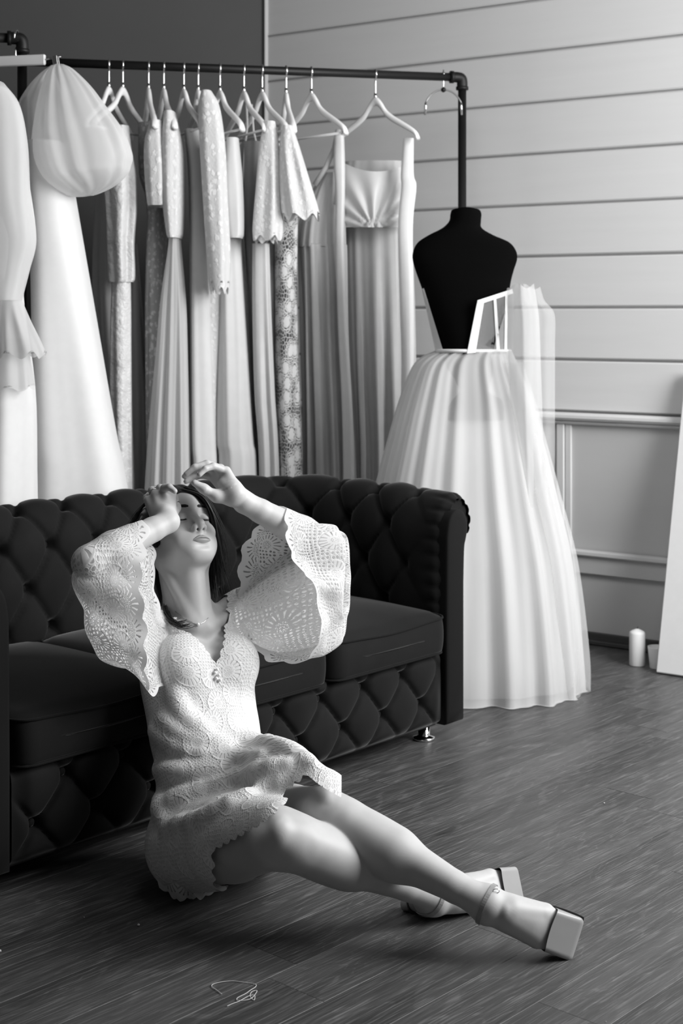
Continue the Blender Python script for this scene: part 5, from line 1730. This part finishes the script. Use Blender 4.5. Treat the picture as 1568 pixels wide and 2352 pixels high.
sL = sleeve([
    [(545, 1372, 3.56), (530, 1385, 3.51), (528, 1415, 3.475), (540, 1455, 3.465), (560, 1485, 3.475), (584, 1492, 3.51), (592, 1470, 3.55), (588, 1435, 3.59), (574, 1395, 3.60), (560, 1375, 3.59)],
    [(640, 1300, 3.555), (628, 1325, 3.48), (632, 1370, 3.44), (640, 1430, 3.43), (655, 1490, 3.44), (680, 1505, 3.50), (690, 1470, 3.56), (690, 1420, 3.59), (680, 1355, 3.60), (662, 1310, 3.59)],
    [(772, 1212, 3.500), (790, 1250, 3.445), (790, 1315, 3.42), (784, 1380, 3.41), (782, 1440, 3.42), (786, 1464, 3.47), (796, 1440, 3.52), (802, 1380, 3.545), (806, 1315, 3.555), (798, 1248, 3.55)],
    [(700, 1195, 3.47), (702, 1255, 3.40), (722, 1310, 3.375), (748, 1365, 3.37), (755, 1440, 3.38), (738, 1500, 3.41), (690, 1495, 3.45), (664, 1430, 3.50), (650, 1330, 3.52), (640, 1220, 3.50)],
    [(655, 1178, 3.455), (666, 1240, 3.385), (690, 1308, 3.350), (726, 1345, 3.335), (736, 1430, 3.335), (716, 1512, 3.37), (640, 1516, 3.41), (580, 1462, 3.47), (556, 1325, 3.52), (592, 1212, 3.495)]], 0.38, 'sleeve', 2.1)
# small pearls on the dress, necklace, ring
pb = mesh('pearl', *lathe_vf([(0.0003, 0.0038), (0.0026, 0.0029), (0.0038, 0), (0.0026, -0.0029), (0.0003, -0.0038)], 12))
pb.materials.append(M['pearl'].m)
for u, v in ((499, 1538), (494, 1545), (503, 1551), (497, 1558), (506, 1562)):
    o = link('pearl', pb, None, woman); o.location = hit(u, v, 0.004, lambda p: np.minimum(body_at(p), dress_raw(p)))
nl = [hit(u, v, 0.0012) for u, v in catmull(np.array([(402, 1404), (420, 1417), (438, 1427), (455, 1433), (468, 1429), (478, 1419)], float), 20)]
child('necklace', tube_vf(nl, 0.0006, 5), 'silver')
o = link('pearl', pb, None, woman); o.location = hit(455, 1434, 0.003)
ra, rb = np.array(mr[2]), P(349, 1126, 3.405)
rc_, rd = ra * 0.45 + rb * 0.55, unit(rb - ra)
b1 = unit(np.cross(rd, (1, 0, 0.2))); b2 = np.cross(rd, b1)
child('ring', tube_vf([rc_ + (b1 * math.cos(a) + b2 * math.sin(a)) * 0.0103 for a in np.linspace(0, 2 * math.pi, 28)], 0.0012, 6), 'silver')

# ------------------------------------------------------------------ shoes
sat = mk('nude_satin', 0.42, 0.36, 0.5)
sat.col(sat.noise(sat.coord('Object'), 30, 2, 0.5) * 0.04 + 0.30)
mk('shoe_sole', 0.03, 0.5, 0.4)


class RBox:
    def __init__(s, c, R, hs, r, taper=0.0):
        s.c, s.R, s.h, s.r, s.tp = np.asarray(c, float), np.asarray(R, float), np.asarray(hs, float), r, taper
        s.bc, s.br = s.c, float(np.linalg.norm(s.h))
    def d(s, p):
        q = (p - s.c) @ s.R.T
        k = 1 - s.tp * np.clip(q[..., 0] / s.h[0], -1, 1)
        q = q.copy(); q[..., 2] = (q[..., 2] + s.h[2]) / np.maximum(k, 0.3) - s.h[2]
        a = np.abs(q) - (s.h - s.r)
        return (np.linalg.norm(np.maximum(a, 0), axis=-1) + np.minimum(a.max(-1), 0) - s.r) * 0.8


def strap(c, ax, w, parent, th=0.0022):
    ax = unit(ax); a = unit(np.cross(ax, (0, 0, 1))); b = np.cross(ax, a)
    V = []
    k = 44
    for i in range(k):
        d_ = a * math.cos(i / k * 2 * math.pi) + b * math.sin(i / k * 2 * math.pi)
        rad = []
        for s_ in (-w / 2, w / 2):
            r_ = 0.075
            for _ in range(40):
                x = float(body_at((c + ax * s_ + d_ * r_)[None])[0])
                if x < 0.0004: break
                r_ -= x * 0.7
            rad.append(r_)
        for s_, r_, e_ in ((-w / 2, rad[0], 0.0004), (-w / 2, rad[0], th), (w / 2, rad[1], th), (w / 2, rad[1], 0.0004)):
            V.append(c + ax * s_ + d_ * (r_ + e_))
    return child('strap', (np.array(V), [tuple(f) for f in grid_faces(k, 4, close_n=True, close_m=True)]), 'nude_satin', parent, smooth=False)


def shoe(an, e, w, n, L, kn, heel_dir, label):
    R = np.stack([e, w, n])
    root = empty('shoe', (0, 0, 0)); root.parent = woman; root['label'] = label
    ct = an + e * (L - 0.020) - n * 0.0145
    # toe box, closed to the tip, open towards the instep
    g = Group(); g.add(RBox(ct, R, (0.043, 0.0405, 0.0190), 0.010, 0.48), 0.004)
    V, F = surface(g.d, [g.it[0][0]], 0.0018)
    q = (V - an) @ R.T
    val = q[:, 0] - (L - 0.042 + 0.004 * (q[:, 1] / 0.04) ** 2)
    V, F = clip_mesh(V, F, val)
    child('toe_box', (V, [tuple(f) for f in F]), 'nude_satin', root)
    rim = []
    # sole: a thin plate that follows the foot from toe to heel
    st = [(L + 0.026, -0.0370, 0.038), (L + 0.021, -0.0385, 0.0430), (L - 0.02, -0.0400, 0.0430), (L - 0.06, -0.0400, 0.038), (L - 0.09, -0.041, 0.029), (0.02, -0.050, 0.024), (-0.005, -0.0605, 0.026), (-0.022, -0.062, 0.022), (-0.032, -0.061, 0.012)]
    st = catmull(np.array(st), 40)
    Vt = np.array([[an + e * a_ + n * h_ + w * (hw_ * k) for k in np.linspace(-1, 1, 9)] for a_, h_, hw_ in st])
    Vb_ = Vt - n * 0.0045
    Vs = np.concatenate([Vt.reshape(-1, 3), Vb_.reshape(-1, 3)]); m_ = 40 * 9
    Fs = [tuple(f) for f in grid_faces(40, 9)] + [tuple(x + m_ for x in f[::-1]) for f in grid_faces(40, 9)]
    ring = [i for i in range(9)] + [9 * k + 8 for k in range(1, 40)] + [39 * 9 + k for k in range(7, -1, -1)] + [9 * k for k in range(38, 0, -1)]
    Fs += [(ring[k], ring[(k + 1) % len(ring)], ring[(k + 1) % len(ring)] + m_, ring[k] + m_) for k in range(len(ring))]
    Vs[:, 2] = np.maximum(Vs[:, 2], 0.0008)
    child('sole', (Vs, Fs), 'shoe_sole', root, smooth=False)
    # counter round the heel
    g = Group(); g.add(Ell(an - e * 0.006 - n * 0.034, (0.031, 0.0275, 0.034), R), 0.004)
    V, F = surface(g.d, [g.it[0][0]], 0.0024)
    q = (V - an) @ R.T
    V, F = clip_mesh(V, F, np.minimum(-0.012 - q[:, 2], 0.012 - q[:, 0]))
    V[:, 2] = np.maximum(V[:, 2], 0.001)
    child('heel_counter', (V, [tuple(f) for f in F]), 'nude_satin', root)
    h0 = an - e * 0.010 - n * 0.058
    hd_ = unit(heel_dir)
    hl_ = 0.062
    if hd_[2] < 0: hl_ = min(hl_, (h0[2] - 0.008) / -hd_[2])
    child('heel', tube_vf([h0 + n * 0.006, h0 + hd_ * hl_ * 0.5, h0 + hd_ * hl_], [0.021, 0.0150, 0.0125], 16), 'nude_satin', root)
    s_ = strap(an - unit(an - kn) * 0.006, unit(an - kn), 0.0085, root)
    return root, s_


shL, stL = shoe(ankL, eL, wL, nL, LL, kneL, -nL * 0.9 - eL * 0.2 + np.array([0, 0.1, 0.0]), 'pale satin pump on the crossed-over foot, square toe')
shR, stR = shoe(ankR, eR, wR, nR, LR, kneR, -nR * 0.9 - eR * 0.3, 'pale satin pump on the foot behind the other ankle')
bpt = hit(1139, 2046, 0.002)
child('buckle', tube_vf([bpt + np.array([0.006 * math.cos(a), -0.001, 0.004 * math.sin(a)]) for a in np.linspace(0, 2 * math.pi, 24)], 0.0008, 6), 'silver', shL)
